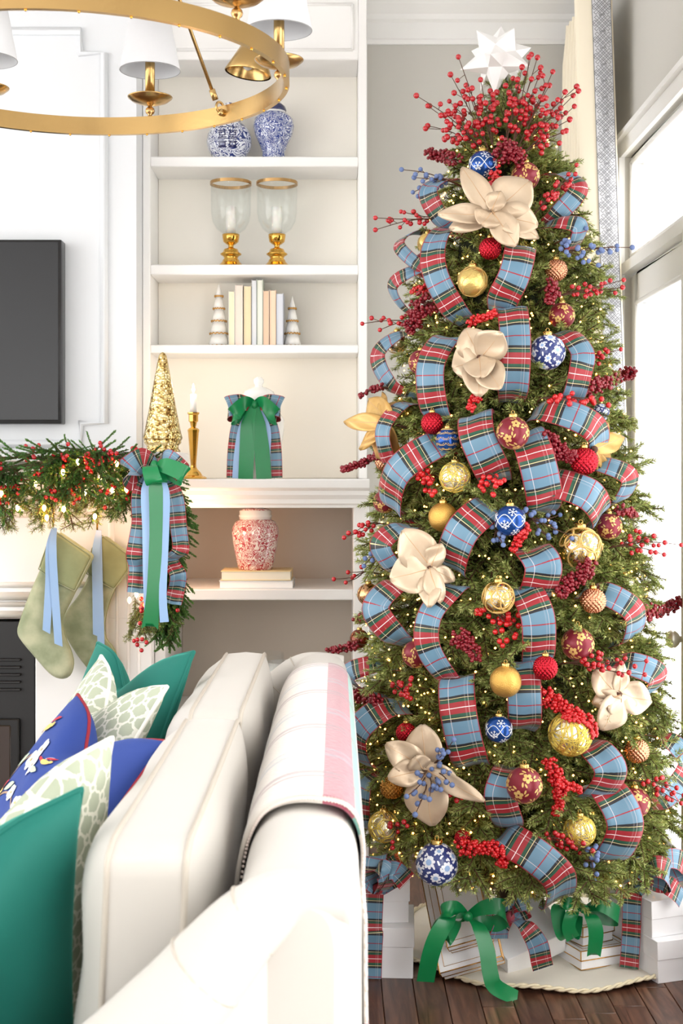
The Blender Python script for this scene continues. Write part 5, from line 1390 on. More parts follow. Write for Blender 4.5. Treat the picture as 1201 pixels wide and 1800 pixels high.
# ---- champagne magnolia leaves
def leaf(p0, p1, wd, n_, m_, parent, cup=.25, curl=.12, name='leaf', side=1):
    d = p1-p0; L_ = d.length; d.normalize(); w = n_.cross(d).normalized(); n2 = d.cross(w).normalized()
    g = []; N_ = 12; K = 6
    for i in range(N_+1):
        t = i/N_; half = wd/2*max(.02, math.sin(pi*min(1, t*.93+.05))**.75)*(1.0 if t < .9 else 1)
        c = p0+d*L_*t+n2*(math.sin(t*pi*.9)*curl*L_*.6-curl*L_*.4*t*t)
        row = []
        for j in range(K+1):
            v_ = -1+2*j/K; row.append(c+w*half*v_+n2*(cup*half*(v_*v_)+.004*math.sin(t*9+v_*3)))
        g.append(row)
    need = 0.0      # tilt the blade clear of the ribbons and balls it passes
    for i, row in enumerate(g):
        t = max(.25, i/N_)
        for q in row:
            w_ = (EYE-q).normalized()
            for sp, _i, d in RIB_KD.find_range(q, .055):
                v_ = sp-q; a_ = v_.dot(w_)
                if (v_-w_*a_).length < .010 and side*a_ > -.004: need = max(need, (side*a_+.005)/t)
            for c, R_ in BALLS:
                if (q-c).length < R_+.003:
                    v_ = c-q; a_ = v_.dot(w_); l_ = (v_-w_*a_).length
                    need = max(need, (side*a_+math.sqrt(max(0, R_*R_-l_*l_))+.003)/t)
    need = min(need, .11 if side > 0 else .06)
    g = [[q+(EYE-q).normalized()*side*need*max(.0, i/N_) for q in row] for i, row in enumerate(g)]
    LEAF_PTS.extend(q for row in g for q in row)
    for r0, r1 in zip(g, g[1:]): LEAF_PTS.extend((a_+b_)/2 for a_, b_ in zip(r0, r1)); LEAF_PTS.extend((a_+b_)/2 for a_, b_ in zip(r0, r0[1:]))
    s = Mesh(); s.grid(g); o = obj(name, s, m_, parent)
    md = o.modifiers.new('thick', 'SOLIDIFY'); md.thickness = .0012
    s = Mesh(); s.tube([r[K//2]+n2*.001 for r in g], [.0016*(1-.7*i/N_) for i in range(N_+1)], 5); obj('midrib', s, M('leaf_rib', (206,168,128), .5), o)
def magnolia(label, base, leaves, m_=LEAFG, off=.05, name='magnolia_pick'):
    bp3, n0 = hit(*base, off)
    root = thing(name, label, 'leaf spray', bp3, 'gilded leaf sprays on the tree')
    for k, (x, y, wpx, out) in enumerate(leaves):
        p1, n1 = hit(x, y, .0); v_ = P(x, y, min(p1.y, bp3.y+.06)-out)
        start = bp3+n0*(.004*k)
        vn = (n0+V((0, -.6, 0))).normalized()
        leaf(start, v_, wpx*(1.3 if len(leaves) < 9 else 1.1)*bp3.y/F, vn, m_, root, side=-1 if m_ is LEAFY else 1, cup=.16 if k % 2 else .08, curl=.08 if k % 3 else .16)
        for f in (.3, .6, .9): OCC.append((start.lerp(v_, f), wpx*bp3.y/F*.5))
    s = Mesh(); s.tube([bp3-n0*.08, bp3+n0*.005], .004, 6); s.sphere(bp3+n0*.012, .010, 10, 8); obj('stem', s, TWIG, root)
magnolia('large champagne magnolia leaves under the topmost blue ball', (868,380), [(812,294,42,.05),(770,376,34,.06),(790,402,36,.04),(858,336,36,.03),(932,318,74,.07),(946,396,54,.08),(846,396,48,.10),(908,432,46,.04),(948,418,36,.03),(880,336,34,.09)])
magnolia('champagne magnolia flower between two straight ribbons halfway up', (846,632), [(818,578,48,.06),(882,584,50,.06),(796,648,52,.06),(842,696,46,.10),(880,684,42,.04),(846,664,44,.12)])
magnolia('golden leaf pick sticking out beside the bookcase', (690,745), [(604,742,26,.0),(648,702,40,.02),(632,790,22,.04),(662,806,34,.0),(672,690,18,.03),(706,700,30,.02),(700,806,34,.0)], LEAFY)
magnolia('pale gold leaf pick in front of the drape border', (1040,792), [(1070,742,22,.0),(1097,768,28,.02),(1074,826,26,.0),(1058,842,22,.0)], LEAFY)
magnolia('broad champagne magnolia flower under the plain gold ball', (762,1000), [(708,932,56,.06),(686,1018,58,.07),(754,1068,34,.06),(776,955,30,.05),(800,1020,24,.04),(775,1060,30,.03)])
magnolia('champagne magnolia leaves beside berry branch near the door', (1082,1222), [(1046,1178,48,.04),(1146,1232,46,.05),(1096,1166,24,.05),(1058,1284,44,.05),(1094,1260,46,.07),(1042,1238,30,.02)])
magnolia('low champagne magnolia flower with blue berries across it', (752,1352), [(742,1274,54,.06),(678,1308,42,.06),(682,1368,36,.08),(760,1452,62,.07),(852,1408,26,.06),(804,1370,28,.05),(730,1330,34,.09),(775,1312,30,.0)])

LEAF_KD = kd_of(LEAF_PTS)
# ---- berry picks
def berry_spray(label, base, tips, per, r, m_, spread=.022, dy=-.03, name='berry_spray', group='berry sprays on the tree', stemm=None, off=.0, rnd=None):
    rg_ = random.Random(hash(label) % 9973 if rnd is None else rnd)
    b0, n0 = hit(*base, off)
    root = thing(name, label, 'berry spray', b0, group)
    st = Mesh()
    for (x, y) in tips:
        p1, n1 = hit(x, y, .0); Y1 = min(p1.y, b0.y+.05)+dy+rg_.uniform(-.03, .03)
        t1 = P(x, y, Y1); d = (t1-b0); L_ = d.length; mid = b0.lerp(t1, .5)+V((0, -.01, .012*rg_.uniform(-.5, 1)))
        q = catmull([b0-n0*.06, b0, mid, t1], 5); q = q[:4]+[settle(v_, .004, label, False) for v_ in q[4:]]; st.tube(q, [.0022*(1-.6*i/len(q)) for i in range(len(q))], 5)
        for k in range(per):
            f = .30+.70*(k+.5)/per if k < per-1 else 1.0
            i = 5+int(f*10); i = min(i, len(q)-1)
            c = q[i]; o_ = V((rg_.gauss(0, 1), rg_.gauss(0, 1)*.7, rg_.gauss(0, 1))).normalized()*spread*rg_.uniform(.45, 1.0)*(1 if k < per-1 else .0)
            rb = r*rg_.uniform(.9, 1.1); e = settle(c+o_, rb, label); berry(e, rb, m_, root); BERRIES.append((e, rb, label))
            if o_.length > .004: st.tube([c-d.normalized()*.012, e], .0009, 4, cap=False)
    obj('stem', st, stemm or TWIG, root)
def rotz(): pass
TOPB = [('red berry branch of the crown reaching lowest beside the bookcase side', (850,262), [(732,168),(752,186),(790,178)], 11), ('red berry branch of the crown with a drooping single tip', (845,265), [(752,221),(786,240),(800,205)], 10),
 ('red berry branch of the crown rising past the star tip', (858,260), [(806,100),(792,131),(820,150)], 11), ('red berry branch of the crown under the star centre', (868,262), [(845,140),(862,160),(838,190)], 10),
 ('red berry branch of the crown just beside the treetop leader', (888,262), [(902,138),(918,118),(905,175)], 10), ('tallest red berry branch of the crown beside the star point', (900,262), [(945,101),(934,96),(950,128)], 11),
 ('red berry branch of the crown curving towards the drape', (910,262), [(972,126),(966,150),(950,170)], 10), ('red berry branch of the crown with tip against the drape', (915,262), [(1014,152),(1008,168),(986,190)], 11), ('red berry branch of the crown lowest before the drape', (915,275), [(1010,187),(1002,210),(978,222),(990,232)], 8)]
for k, (lab, base, tips, per) in enumerate(TOPB): berry_spray(lab, base, tips, max(6, int(per*.8)), .0078, REDB, .032, dy=-.02, group='crown of red berry branches', rnd=k+1)
BER = [('red berry sprig beside upper ribbon loops in front of the drape', (945,370), [(1014,290),(1012,306),(990,330),(975,340)], 7), ('thin red berry sprig poking out over the bookcase edge', (775,385), [(660,383),(660,404),(705,372)], 7),
 ('red berry sprig crossing the drape border under blue berries', (985,520), [(1097,492),(1095,505),(1050,515)], 8), ('short red berry sprig above the dark spray by drape', (1030,640), [(1092,614),(1060,628)], 5),
 ('thin red berry twig near bookcase shelf beside the clear ball', (725,565), [(637,569),(668,580)], 5), ('bright berry branch draped over looping ribbon below floral ball', (955,700), [(1070,712),(1040,700),(1010,722)], 9),
 ('bright red berries beside gold filigree mirror ball', (752,832), [(735,840),(760,870),(748,862)], 6), ('bright red berries above plain ribbon, beside rosy floral ball', (860,832), [(850,862),(880,848),(868,870)], 6),
 ('spray of big bright berries below gold swirled mirror ball', (868,1075), [(838,1078),(920,1088),(884,1135),(905,1120),(912,1100)], 6), ('red berry branch reaching over pale leaves to the door', (1000,1165), [(1137,1162),(1134,1186),(1085,1160),(1060,1178)], 7),
 ('far-flung red berry twig in front of the glazed door', (1085,960), [(1198,958),(1150,942),(1168,975),(1125,935)], 6), ('red berry twig beside pale blue berries by bookcase', (668,920), [(605,945),(625,935)], 7),
 ('few red berries at the tree edge near lower shelf', (645,1005), [(587,1018),(608,1024),(612,1006)], 2), ('lit red berries low on tree beside the throw', (708,1212), [(722,1195),(690,1205),(715,1225)], 6),
 ('red berry branch at the door over low ribbon loop', (1118,1372), [(1202,1398),(1190,1385),(1198,1412)], 7), ('red berry branch crossing the low clear wire ball', (940,1468), [(1042,1496),(1000,1480),(1020,1500)], 8), ('red berries beside the square-capped gold wire ball', (700,1455), [(686,1448),(716,1452),(690,1490)], 3),
 ('red berries under the low champagne flower', (800,1390), [(790,1398),(812,1402),(810,1380)], 4)]
for k, (lab, base, tips, per) in enumerate(BER): berry_spray(lab, base, tips, per, .0075 if 'big' in lab or 'bright' in lab else .0066, REDB2 if 'bright' in lab else REDB, .018, dy=-.05, rnd=30+k, off=.02)
BLB = [('blue berry sprig sticking out near top beside bookcase', (790,318), [(706,298),(728,312),(735,345),(765,330),(726,338)], 5), ('long blue berry twig crossing the drape border', (985,444), [(1112,435),(1085,432),(1052,466),(1000,425)], 7),
 ('blue berry sprig at tree edge above copper swirled ball', (690,930), [(640,995),(668,965),(655,985),(675,945)], 6), ('pale blue berries beside blue snowflake ball', (935,912), [(1000,940),(965,945),(985,905),(925,895)], 5),
 ('blue berries tucked under the blue snowflake ball', (872,930), [(868,950),(885,958),(878,938)], 3), ('blue berry branch lying over low champagne flower', (760,1350), [(798,1300),(780,1325),(795,1380),(775,1388),(738,1375),(715,1400),(730,1432),(755,1405)], 5),
 ('blue berries hanging above gift boxes near clear wire ball', (1035,1490), [(1050,1505),(1030,1520),(1045,1548),(1056,1500)], 4), ('blue berries behind upper ribbon loop near drape', (1000,415), [(1022,408),(1028,402),(1018,400)], 3)]
for k, (lab, base, tips, per) in enumerate(BLB): berry_spray(lab, base, tips, per, .0068, BLUEB, .018, dy=-.13 if 'low champagne' in lab else -.05, name='blue_berry_spray', group='blue berry sprays on the tree', rnd=60+k, off=.03)

ICO = bmesh.new(); bmesh.ops.create_icosphere(ICO, subdivisions=1, radius=1)
ICO_V = np.array([list(v.co) for v in ICO.verts]); ICO_F = np.array([[v.index for v in f.verts] for f in ICO.faces]); ICO.free()
def dots_mesh(name, pts, rs, m_):
    n_ = len(pts); P_ = np.array([list(p) for p in pts]); R_ = np.array(rs)[:, None, None]
    v_ = (ICO_V[None]*R_+P_[:, None]).reshape(-1, 3); f_ = (ICO_F[None]+(np.arange(n_)*len(ICO_V))[:, None, None]).reshape(-1, 3)
    me = bpy.data.meshes.new(name); me.from_pydata(v_.tolist(), [], f_.tolist()); me.polygons.foreach_set('use_smooth', [True]*len(f_)); me.materials.append(m_)
    return me
def cluster(label, path, n_, thick, m_, r=.0057, out=.055, off=.02):
    n_ = int(n_*1.25); thick *= 1.18
    rg_ = random.Random(n_*7+len(label))
    q = []
    for i, (x, y) in enumerate(path):
        p, nn = hit(x, y, off); q.append(P(x, y, p.y-out*.6))
    if len(q) == 1: q = [q[0]+V((0, .02, .02)), q[0]+V((0, 0, -.02))]
    c = [settle(v_, .004, label, False) for v_ in catmull(q, 8)]; root = thing('berry_cluster', label, 'berry cluster', c[0], 'dense berry clusters on the tree')
    s = Mesh(); p0, nn = hit(*path[0], 0); s.tube([p0-nn*.06]+[v for v in c], .003, 5); obj('stem', s, TWIG, root)
    pts, rs = [], []
    for k in range(n_):
        f = rg_.random(); b = c[int(f*(len(c)-1))]; o_ = V((rg_.gauss(0, 1), rg_.gauss(0, .8), rg_.gauss(0, 1))).normalized()*thick*rg_.uniform(.4, 1)*(1.1-.5*f)
        rb = r*rg_.uniform(.8, 1.15); e = settle(b+o_, rb, label); pts.append(e); rs.append(rb)
    obj('berries', dots_mesh('berries', pts, rs, m_), m_, root, kind='stuff')
    BERRIES.extend((e, rb, label) for e, rb in zip(pts, rs))
    for v in c[::3]: OCC.append((v, thick*1.05))
CLU = [('dark red berry cluster beside the topmost blue ball', [(800,280),(775,275),(752,268)], 90, .020, DARKB), ('dark red berry mass at the base of the crown', [(880,275),(895,262),(915,280)], 150, .028, DARKB), ('bright red berry cluster under the topmost blue ball', [(874,308),(874,335)], 80, .020, REDB2),
 ('dark red berry cluster above the narrow curved ribbon', [(752,530),(735,550),(720,580)], 170, .034, DARKB), ('bright berry bar between upper ribbon and champagne flower', [(825,565),(850,558),(872,548)], 80, .012, REDB2), ('bright berry cluster under the middle champagne flower', [(838,695),(826,722)], 50, .014, REDB2),
 ('dark berry cluster under upper copper dimpled ball', [(965,500),(975,520),(962,525)], 70, .020, DARKB), ('feathery dark berry spray crossing the drape border', [(1030,680),(1060,672),(1090,662),(1112,655)], 190, .026, DARKB), ('dark berry sprig poking out above the golden leaf pick', [(672,680),(655,685),(632,695)], 40, .010, DARKB),
 ('dark red berry plume pointing at the bookcase ledge', [(672,795),(640,812),(600,826)], 110, .013, DARKB), ('dense dark berry plume leading to red dimpled ball', [(960,775),(985,792),(1015,806)], 190, .024, DARKB), ('bright berry cluster hanging off the blue snowflake ball', [(920,930),(912,945),(902,968)], 80, .017, REDB2),
 ('dark berry mass under the big swirled ball', [(1035,1000),(1012,1018),(985,1042)], 170, .025, DARKB), ('dark berry cluster between curling ribbon and bright berries', [(805,1120),(825,1135),(838,1155)], 110, .024, DARKB), ('long dark berry spray reaching across the door', [(1105,1085),(1140,1076),(1175,1068),(1205,1055)], 210, .024, DARKB),
 ('dark berry cluster under the copper swirled ball', [(668,1068),(648,1080),(625,1090)], 80, .016, DARKB), ('maroon berry plume above the sofa back', [(630,1132),(600,1140),(578,1142)], 70, .013, DARKB), ('dark berry tip beside the maroon ball near door', [(1090,895),(1105,900),(1118,905)], 60, .014, DARKB),
 ('dark berry mass beside throw under amber ball', [(625,1222),(645,1225),(665,1230)], 120, .020, DARKB), ('bright berry trail over the big gold wire ball', [(955,1222),(985,1240),(1010,1262),(1042,1290)], 210, .021, REDB2), ('bright berry bunch hanging beside biggest maroon ball', [(970,1345),(980,1375),(985,1405),(978,1430)], 180, .019, REDB2),
 ('bright berry arm reaching to the looped ribbon', [(985,1375),(1005,1382),(1022,1390)], 60, .012, REDB2), ('bright berry mass beside big floral ball over gifts', [(815,1490),(845,1488),(875,1495),(885,1520)], 190, .021, REDB2), ('small bright cluster above the narrow ribbon near bookcase', [(745,508),(722,512)], 40, .012, REDB2)]
for lab, path, n_, th, m_ in CLU: cluster(lab, path, n_, th, m_)

# ---- branches
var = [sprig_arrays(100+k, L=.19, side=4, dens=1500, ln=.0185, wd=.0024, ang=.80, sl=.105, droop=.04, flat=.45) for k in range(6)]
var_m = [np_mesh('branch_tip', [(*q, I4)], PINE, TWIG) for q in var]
lowv = [sprig_arrays(130+k, L=.20, side=4, dens=780, ln=.0190, wd=.0030, flat=.4, sl=.095, droop=.02) for k in range(4)]
rt = random.Random(21)
occ_c = np.array([list(p) for p, r in OCC]); occ_r = np.array([r for p, r in OCC])
occ_rad = occ_c-np.array([TX, TY, 0]); occ_rad[:, 2] = 0
occ_rad /= np.maximum(1e-6, np.linalg.norm(occ_rad, axis=1))[:, None]
def blocked(p, slack=.82):
    q = np.array(list(p)); d = q-occ_c; t = np.clip((d*occ_rad).sum(1), -.01, .10); e = d-occ_rad*t[:, None]
    return bool((np.linalg.norm(e, axis=1) < occ_r*slack).any())
def branch_at(z, th, rf):
    r = tree_r(z)*rf; up = .12-.62*(1-z/2.4)+rt.uniform(-.25, .25)
    d = V((math.cos(th+rt.uniform(-.35, .35)), math.sin(th+rt.uniform(-.35, .35)), up)).normalized()
    tip = AX(z)+V((math.cos(th)*r, math.sin(th)*r, 0)); base = tip-d*.19
    return base, d, tip
made = 0; tries = 0
while made < 300 and tries < 6000:
    tries += 1
    z = .27+2.18*(rt.random()**1.25); th = -pi/2+rt.uniform(-1.75, 1.75)
    if rt.random() > (tree_r(z)+.06)/.46: continue
    base, d, tip = branch_at(z, th, rt.uniform(.96, 1.10))
    if tip.x > XR-.015 or (tip.x < .26 and tip.z < .34): continue
    if any(blocked(base.lerp(tip, f)) for f in (.3, .55, .8, 1.0)): continue
    sc_ = rt.uniform(.75, 1.05)*(1 if z < 2.1 else .6)
    place(var_m[made % 6], 'branch_tip', tree, mx(tip-d*.19*sc_, d, rt.uniform(-.6, .6), sc_)); made += 1
blk = []
tries = 0
while len(blk) < 1150 and tries < 20000:
    tries += 1
    z = .27+2.13*(rt.random()**1.2); th = rt.uniform(0, 2*pi); rf = rt.uniform(.58, .95)
    if math.sin(th) > .35 and rt.random() < .6: continue
    if rt.random() > (tree_r(z)+.05)/.46: continue
    base, d, tip = branch_at(z, th, rf)
    if tip.x > XR-.02 or (tip.x < .26 and tip.z < .34): continue
    if any(blocked(base.lerp(tip, f), .8) for f in (.5, 1.0)): continue
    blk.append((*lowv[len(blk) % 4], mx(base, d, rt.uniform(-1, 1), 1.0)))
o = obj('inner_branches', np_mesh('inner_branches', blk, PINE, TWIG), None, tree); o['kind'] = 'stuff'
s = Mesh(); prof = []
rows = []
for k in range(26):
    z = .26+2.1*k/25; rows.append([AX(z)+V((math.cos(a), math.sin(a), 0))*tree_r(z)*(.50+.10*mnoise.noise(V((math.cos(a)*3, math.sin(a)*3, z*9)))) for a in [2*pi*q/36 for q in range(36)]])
s.grid(rows, closed_u=True); o = obj('dark_core', s, M('dark_core_fill', (34,42,20), .9, bump=('noise', 120, 1.0)), tree); o['kind'] = 'stuff'  # added solid core closing the gaps, inner shade put into its dark colour
# leader with upright tips
for k in range(5):
    a = k*1.26; place(var_m[k % 6], 'branch_tip', tree, mx(AX(2.36)+V((math.cos(a)*.01, math.sin(a)*.01, 0)), V((math.cos(a)*.18, math.sin(a)*.18, 1)), k, .62))
# ---- fairy lights
pts = []
tries = 0
while len(pts) < 1250 and tries < 14000:
    tries += 1
    z = .27+2.1*(rt.random()**1.2); th = -pi/2+rt.uniform(-1.9, 1.9)
    if rt.random() > (tree_r(z)+.03)/.46: continue
    r = tree_r(z)*rt.uniform(.84, .99); p = AX(z)+V((math.cos(th)*r, math.sin(th)*r, 0))
    if p.x > XR-.03 or (blocked(p, .8) and rt.random() < .85): continue
    pts.append(p)
fl_ = obj('string_lights', dots_mesh('bulbs', pts, [.0029*rt.uniform(.8, 1.2) for _ in pts], LIGHTW), LIGHTW)
tag(fl_, 'tiny warm white string lights wound through the tree', 'string lights', kind='stuff')

# ---- star topper
phi = (1+5**.5)/2
tips_ = [V(q).normalized() for q in [(0, 1, phi), (0, 1, -phi), (0, -1, phi), (0, -1, -phi), (1, phi, 0), (1, -phi, 0), (-1, phi, 0), (-1, -phi, 0), (phi, 0, 1), (phi, 0, -1), (-phi, 0, 1), (-phi, 0, -1)]]
inn = []
for a in range(12):
    for b in range(a+1, 12):
        for c_ in range(b+1, 12):
            if all(abs((tips_[i]-tips_[j]).length-1.0515) < .01 for i, j in ((a, b), (b, c_), (a, c_))): inn.append((V(tips_[a]+tips_[b]+tips_[c_]).normalized(), (a, b, c_)))
RS = .104; cs = P(876, 102, TY-.03); Rst = Matrix.Rotation(.25, 3, 'Z') @ Matrix.Rotation(.35, 3, 'X') @ Matrix.Rotation(.2, 3, 'Y')
star = thing('star_topper', 'white folded many-pointed star topping the tree', 'star', cs-V((0, 0, RS)))
STARM = M('white_paper_star', (244,243,242), .55)
for a in range(12):
    ring = [v for v, f in inn if a in f]
    t = tips_[a]; u = t.orthogonal().normalized(); w = t.cross(u)
    ring.sort(key=lambda v: math.atan2(v.dot(w), v.dot(u)))
    s = Mesh(); vs_ = [cs+Rst @ (t*RS*(1.12 if a % 2 else .98))]+[cs+Rst @ (v*RS*.53) for v in ring]+[cs]
    s.add(vs_, [(0, k+1, (k+1) % 5+1) for k in range(5)]); obj('star_point', s, STARM, star, smooth=False)
s = Mesh(); s.tube([cs, AX(2.44)], .006, 8); obj('star_socket', s, STARM, star)
# ------------------------------------------------------------------ tree skirt and gifts
SK = M('cream_felt', (240,234,220), .9, bump=('noise', 30, .3))
sk = thing('tree_skirt', 'cream tree skirt with twisted cord edge on the floor', 'tree skirt', (TX, TY, 0))
s = Mesh(); rows = []
for k in range(13):
    r = .03+.375*k/12
    rows.append([V((TX+.10+math.cos(a)*r*1.02, TY+.03+math.sin(a)*r, .006+.006*(1+math.sin(a*9+k*.4))*(k/12)+.012*max(0, 1-k/9.))) for a in [2*pi*q/72 for q in range(72)]])
s.grid(rows, closed_u=True); obj('cloth', s, SK, sk)
s = Mesh(); ring = rows[-1]
for ph in (0, pi):
    tw = []
    for i in range(72*4):
        a = ring[i//4].lerp(ring[(i//4+1) % 72], (i % 4)/4); o_ = (a-V((TX+.1, TY+.03, a.z))).normalized(); th = i*.9+ph
        tw.append(a+o_*(.004+.0035*math.cos(th))+V((0, 0, .003+.0035*math.sin(th))))
    s.tube(tw, .004, 6, closed=True)
obj('cord_edge', s, M('cream_cord_gold', (232,220,188), .6), sk)

def gift(label, w, d, h, Mx, lid=.45, trim=False, name='gift_box', group='white gift boxes under the tree', lidw=.003):
    root = thing(name, label, 'gift box', Mx @ V((0, 0, 0)), group)
    def bx(nm, lo, hi, m_, bev=.0015):
        return obj(nm, bevelled(Mesh().box(lo, hi, Mx), bev, 1), m_, root)
    zc = h*(1-lid)
    bx('base', (-w/2, -d/2, 0), (w/2, d/2, zc+.004), BOXIN)
    l_ = bx('lid', (-w/2-lidw, -d/2-lidw, zc), (w/2+lidw, d/2+lidw, h), BOXW)
    if trim:
        t = Mesh(); e = .0016
        W_, D_ = w/2+lidw, d/2+lidw
        for z in (h, zc):
            c4 = [V((-W_, -D_, z)), V((W_, -D_, z)), V((W_, D_, z)), V((-W_, D_, z))]
            for k in range(4): t.tube([Mx @ c4[k], Mx @ c4[(k+1) % 4]], e, 4)
        for x_, y_ in ((-W_, -D_), (W_, -D_), (W_, D_), (-W_, D_)): t.tube([Mx @ V((x_, y_, zc)), Mx @ V((x_, y_, h))], e, 4)
        W_, D_ = w/2-.012, d/2-.012
        c4 = [V((-W_, -D_, h+.0002)), V((W_, -D_, h+.0002)), V((W_, D_, h+.0002)), V((-W_, D_, h+.0002))]
        for k in range(4): t.tube([Mx @ c4[k], Mx @ c4[(k+1) % 4]], .0008, 4)
        c4 = [V((-w/2, -d/2, .001)), V((w/2, -d/2, .001)), V((w/2, d/2, .001)), V((-w/2, d/2, .001))]
        for k in range(4): t.tube([Mx @ c4[k], Mx @ c4[(k+1) % 4]], e*.8, 4)
        obj('gold_trim', t, GOLDL, root)
    return root
def TR(x, y, z, rz=0.0, rx=0.0): return Matrix.Translation((x, y, z)) @ Matrix.Rotation(rz, 4, 'Z') @ Matrix.Rotation(rx, 4, 'X')
def basis(o_, xv, yv):
    x = V(xv).normalized(); y = V(yv); y = (y-x*y.dot(x)).normalized(); z = x.cross(y)
    m = Matrix((x, y, z)).transposed().to_4x4(); return Matrix.Translation(o_) @ m
# tall pair next to the sofa
gift('larger white box under a smaller one beside the sofa end', .205, .20, .135, TR(.108, 3.74, .0, -.05), .38)
gift('smaller white box atop another beside the sofa end', .175, .17, .115, TR(.105, 3.76, .1352, .04), .5)
gr = thing('gift_ribbon', 'plaid ribbon and bow tying two white boxes beside the sofa', 'ribbon', (.1, 3.63, 0))
XG = .098
strip([V((XG, 3.66, .252)), V((XG, 3.655, .25)), V((XG, 3.635, .235)), V((XG-.004, 3.634, .14)), V((XG-.002, 3.620, .125)), V((XG-.004, 3.6275, .08)), V((XG-.006, 3.6265, .004))], [FX], .058, PLAID_S, 'wrap', gr, u0=.02)
def dp(px, py, D): return P(px, py, D)
strip([dp(662,1565,3.62), dp(656,1530,3.58), dp(662,1505,3.60), dp(676,1520,3.64), dp(668,1560,3.64)], [V((1, 0, .15))], [.045, .06, .062, .06, .045], PLAID_S, 'bow_loop', gr)
strip([dp(664,1562,3.60), dp(690,1525,3.57), dp(712,1520,3.60), dp(714,1535,3.63), dp(690,1550,3.63), dp(668,1565,3.62)], [V((.1, .8, .6))], [.04, .06, .06, .06, .05, .04], PLAID_S, 'bow_loop', gr, u0=.04)
strip([dp(664,1562,3.61), dp(650,1535,3.56), dp(672,1528,3.55), dp(682,1548,3.56), dp(668,1570,3.60)], [V((1, .3, .2))], [.04, .05, .056, .056, .04], PLAID_S, 'bow_loop', gr, u0=.06)
strip([dp(664,1562,3.60), dp(690,1530,3.55), dp(716,1550,3.56)], [V((.5, 0, 1))], [.03, .05, .056], PLAID_S, 'bow_tail', gr, u0=.01)
strip([dp(660,1564,3.60), dp(640,1545,3.58), dp(626,1555,3.60)], [V((0, .3, 1))], [.03, .05, .056], PLAID_S, 'bow_tail', gr, u0=.08)
s = Mesh(); s.sphere(dp(664,1562,3.60), .016, 12, 9, (1, .8, 1)); obj('knot', s, M('plaid_knot', (150,40,50), .5), gr)

# leaning gold-edged pair with green bow
o0 = V((.274, 3.585, .036)); xv = V((.15, -.02, .050)); yv = V((-.067, .223, .183))
B0 = basis(o0, xv, yv)
gift('larger gold-edged flat box leaning under the green bow', .165, .29, .046, B0 @ Matrix.Translation((.083, .145, -.046)), .5, True)
gift('smaller gold-edged box leaning on a larger flat one', .115, .235, .038, B0 @ Matrix.Translation((.098, .160, .0008)), .5, True)
gb2 = thing('gift_ribbon', 'green satin bow with long tails on leaning gold-edged boxes', 'ribbon', P(822, 1612, 3.56))
K = 3.575
strip([dp(822,1610,K-.02), dp(800,1596,K-.06), dp(775,1608,K-.07), dp(768,1640,K-.05), dp(785,1650,K-.02), dp(805,1622,K-.01), dp(822,1612,K-.02)], [V((.3, .1, 1)), V((.5, .5, .6)), V((.9, .3, -.3)), V((.5, .1, .8))], [0.015, 0.037, 0.044, 0.044, 0.041, 0.030, 0.015], SATIN_G, 'bow_loop', gb2)
strip([dp(822,1610,K-.02), dp(850,1596,K-.05), dp(880,1594,K-.06), dp(889,1612,K-.04), dp(870,1624,K-.02), dp(845,1618,K-.01), dp(822,1612,K-.02)], [V((-.1, .2, 1))], [0.015, 0.037, 0.043, 0.043, 0.041, 0.030, 0.015], SATIN_G, 'bow_loop', gb2)
strip([dp(822,1611,K-.022), dp(795,1612,K-.07), dp(772,1640,K-.085), dp(757,1680,K-.08), dp(748,1726,K-.05)], [V((1, .2, .5)), V((1, .2, .3)), V((1, 0, .1)), V((1, 0, .1))], [0.015, 0.037, 0.046, 0.046, 0.046], SATIN_G, 'bow_tail', gb2)
strip([dp(822,1611,K-.022), dp(842,1630,K-.06), dp(856,1670,K-.085), dp(862,1710,K-.10), dp(872,1735,K-.10), dp(910,1754,3.495)], [V((1, .2, -.3)), V((1, .1, -.1)), V((1, 0, 0)), V((.9, .1, .1)), V((.5, .7, .5))], [0.015, 0.037, 0.041, 0.041, 0.041, 0.037], SATIN_G, 'bow_tail', gb2)
s = Mesh(); s.sphere(dp(822,1611,K-.035), .013, 12, 9, (1.1, .8, 1)); obj('knot', s, SATIN_G, gb2)

# tilted white box with plaid bow
T3 = basis(V((.506, 3.747, .081)), V((.80, .30, .26)), V((-.30, .72, .46)))
gift('tilted white box with plaid ribbon between two green bows', .185, .165, .085, T3 @ Matrix.Translation((0, 0, -.035)), .42)
g3 = thing('gift_ribbon', 'plaid ribbon knotted on the tilted white box', 'ribbon', dp(897,1612,3.6))
K3 = 3.60
strip([dp(897,1612,K3-.02), dp(925,1630,K3-.05), dp(945,1660,K3-.05), dp(952,1690,K3-.04), dp(955,1702,K3-.035)], [V((1, .1, -.2)), V((1, .1, .2))], [.022, .045, .056, .056, .056], PLAID_S, 'bow_tail', g3)
strip([dp(897,1612,K3-.02), dp(882,1630,K3-.04), dp(876,1650,K3-.03)], [V((1, .2, .1))], [.022, .045, .056], PLAID_S, 'bow_tail', g3, u0=.05)
strip([dp(897,1612,K3-.02), dp(905,1592,K3-.04), dp(925,1584,K3-.02), dp(930,1596,K3), dp(910,1608,K3), dp(897,1614,K3-.02)], [V((.2, .5, 1))], [.02, .045, .05, .05, .04, .02], PLAID_S, 'bow_loop', g3, u0=.03)
strip([dp(897,1612,K3-.02), dp(888,1592,K3-.04), dp(894,1580,K3-.02), dp(904,1590,K3), dp(897,1614,K3-.02)], [V((1, .3, .2))], [.02, .045, .05, .05, .02], PLAID_S, 'bow_loop', g3, u0=.06)
s = Mesh(); s.sphere(dp(897,1612,K3-.03), .014, 12, 9, (.9, .8, 1.2)); obj('knot', s, PLAID_S, g3)

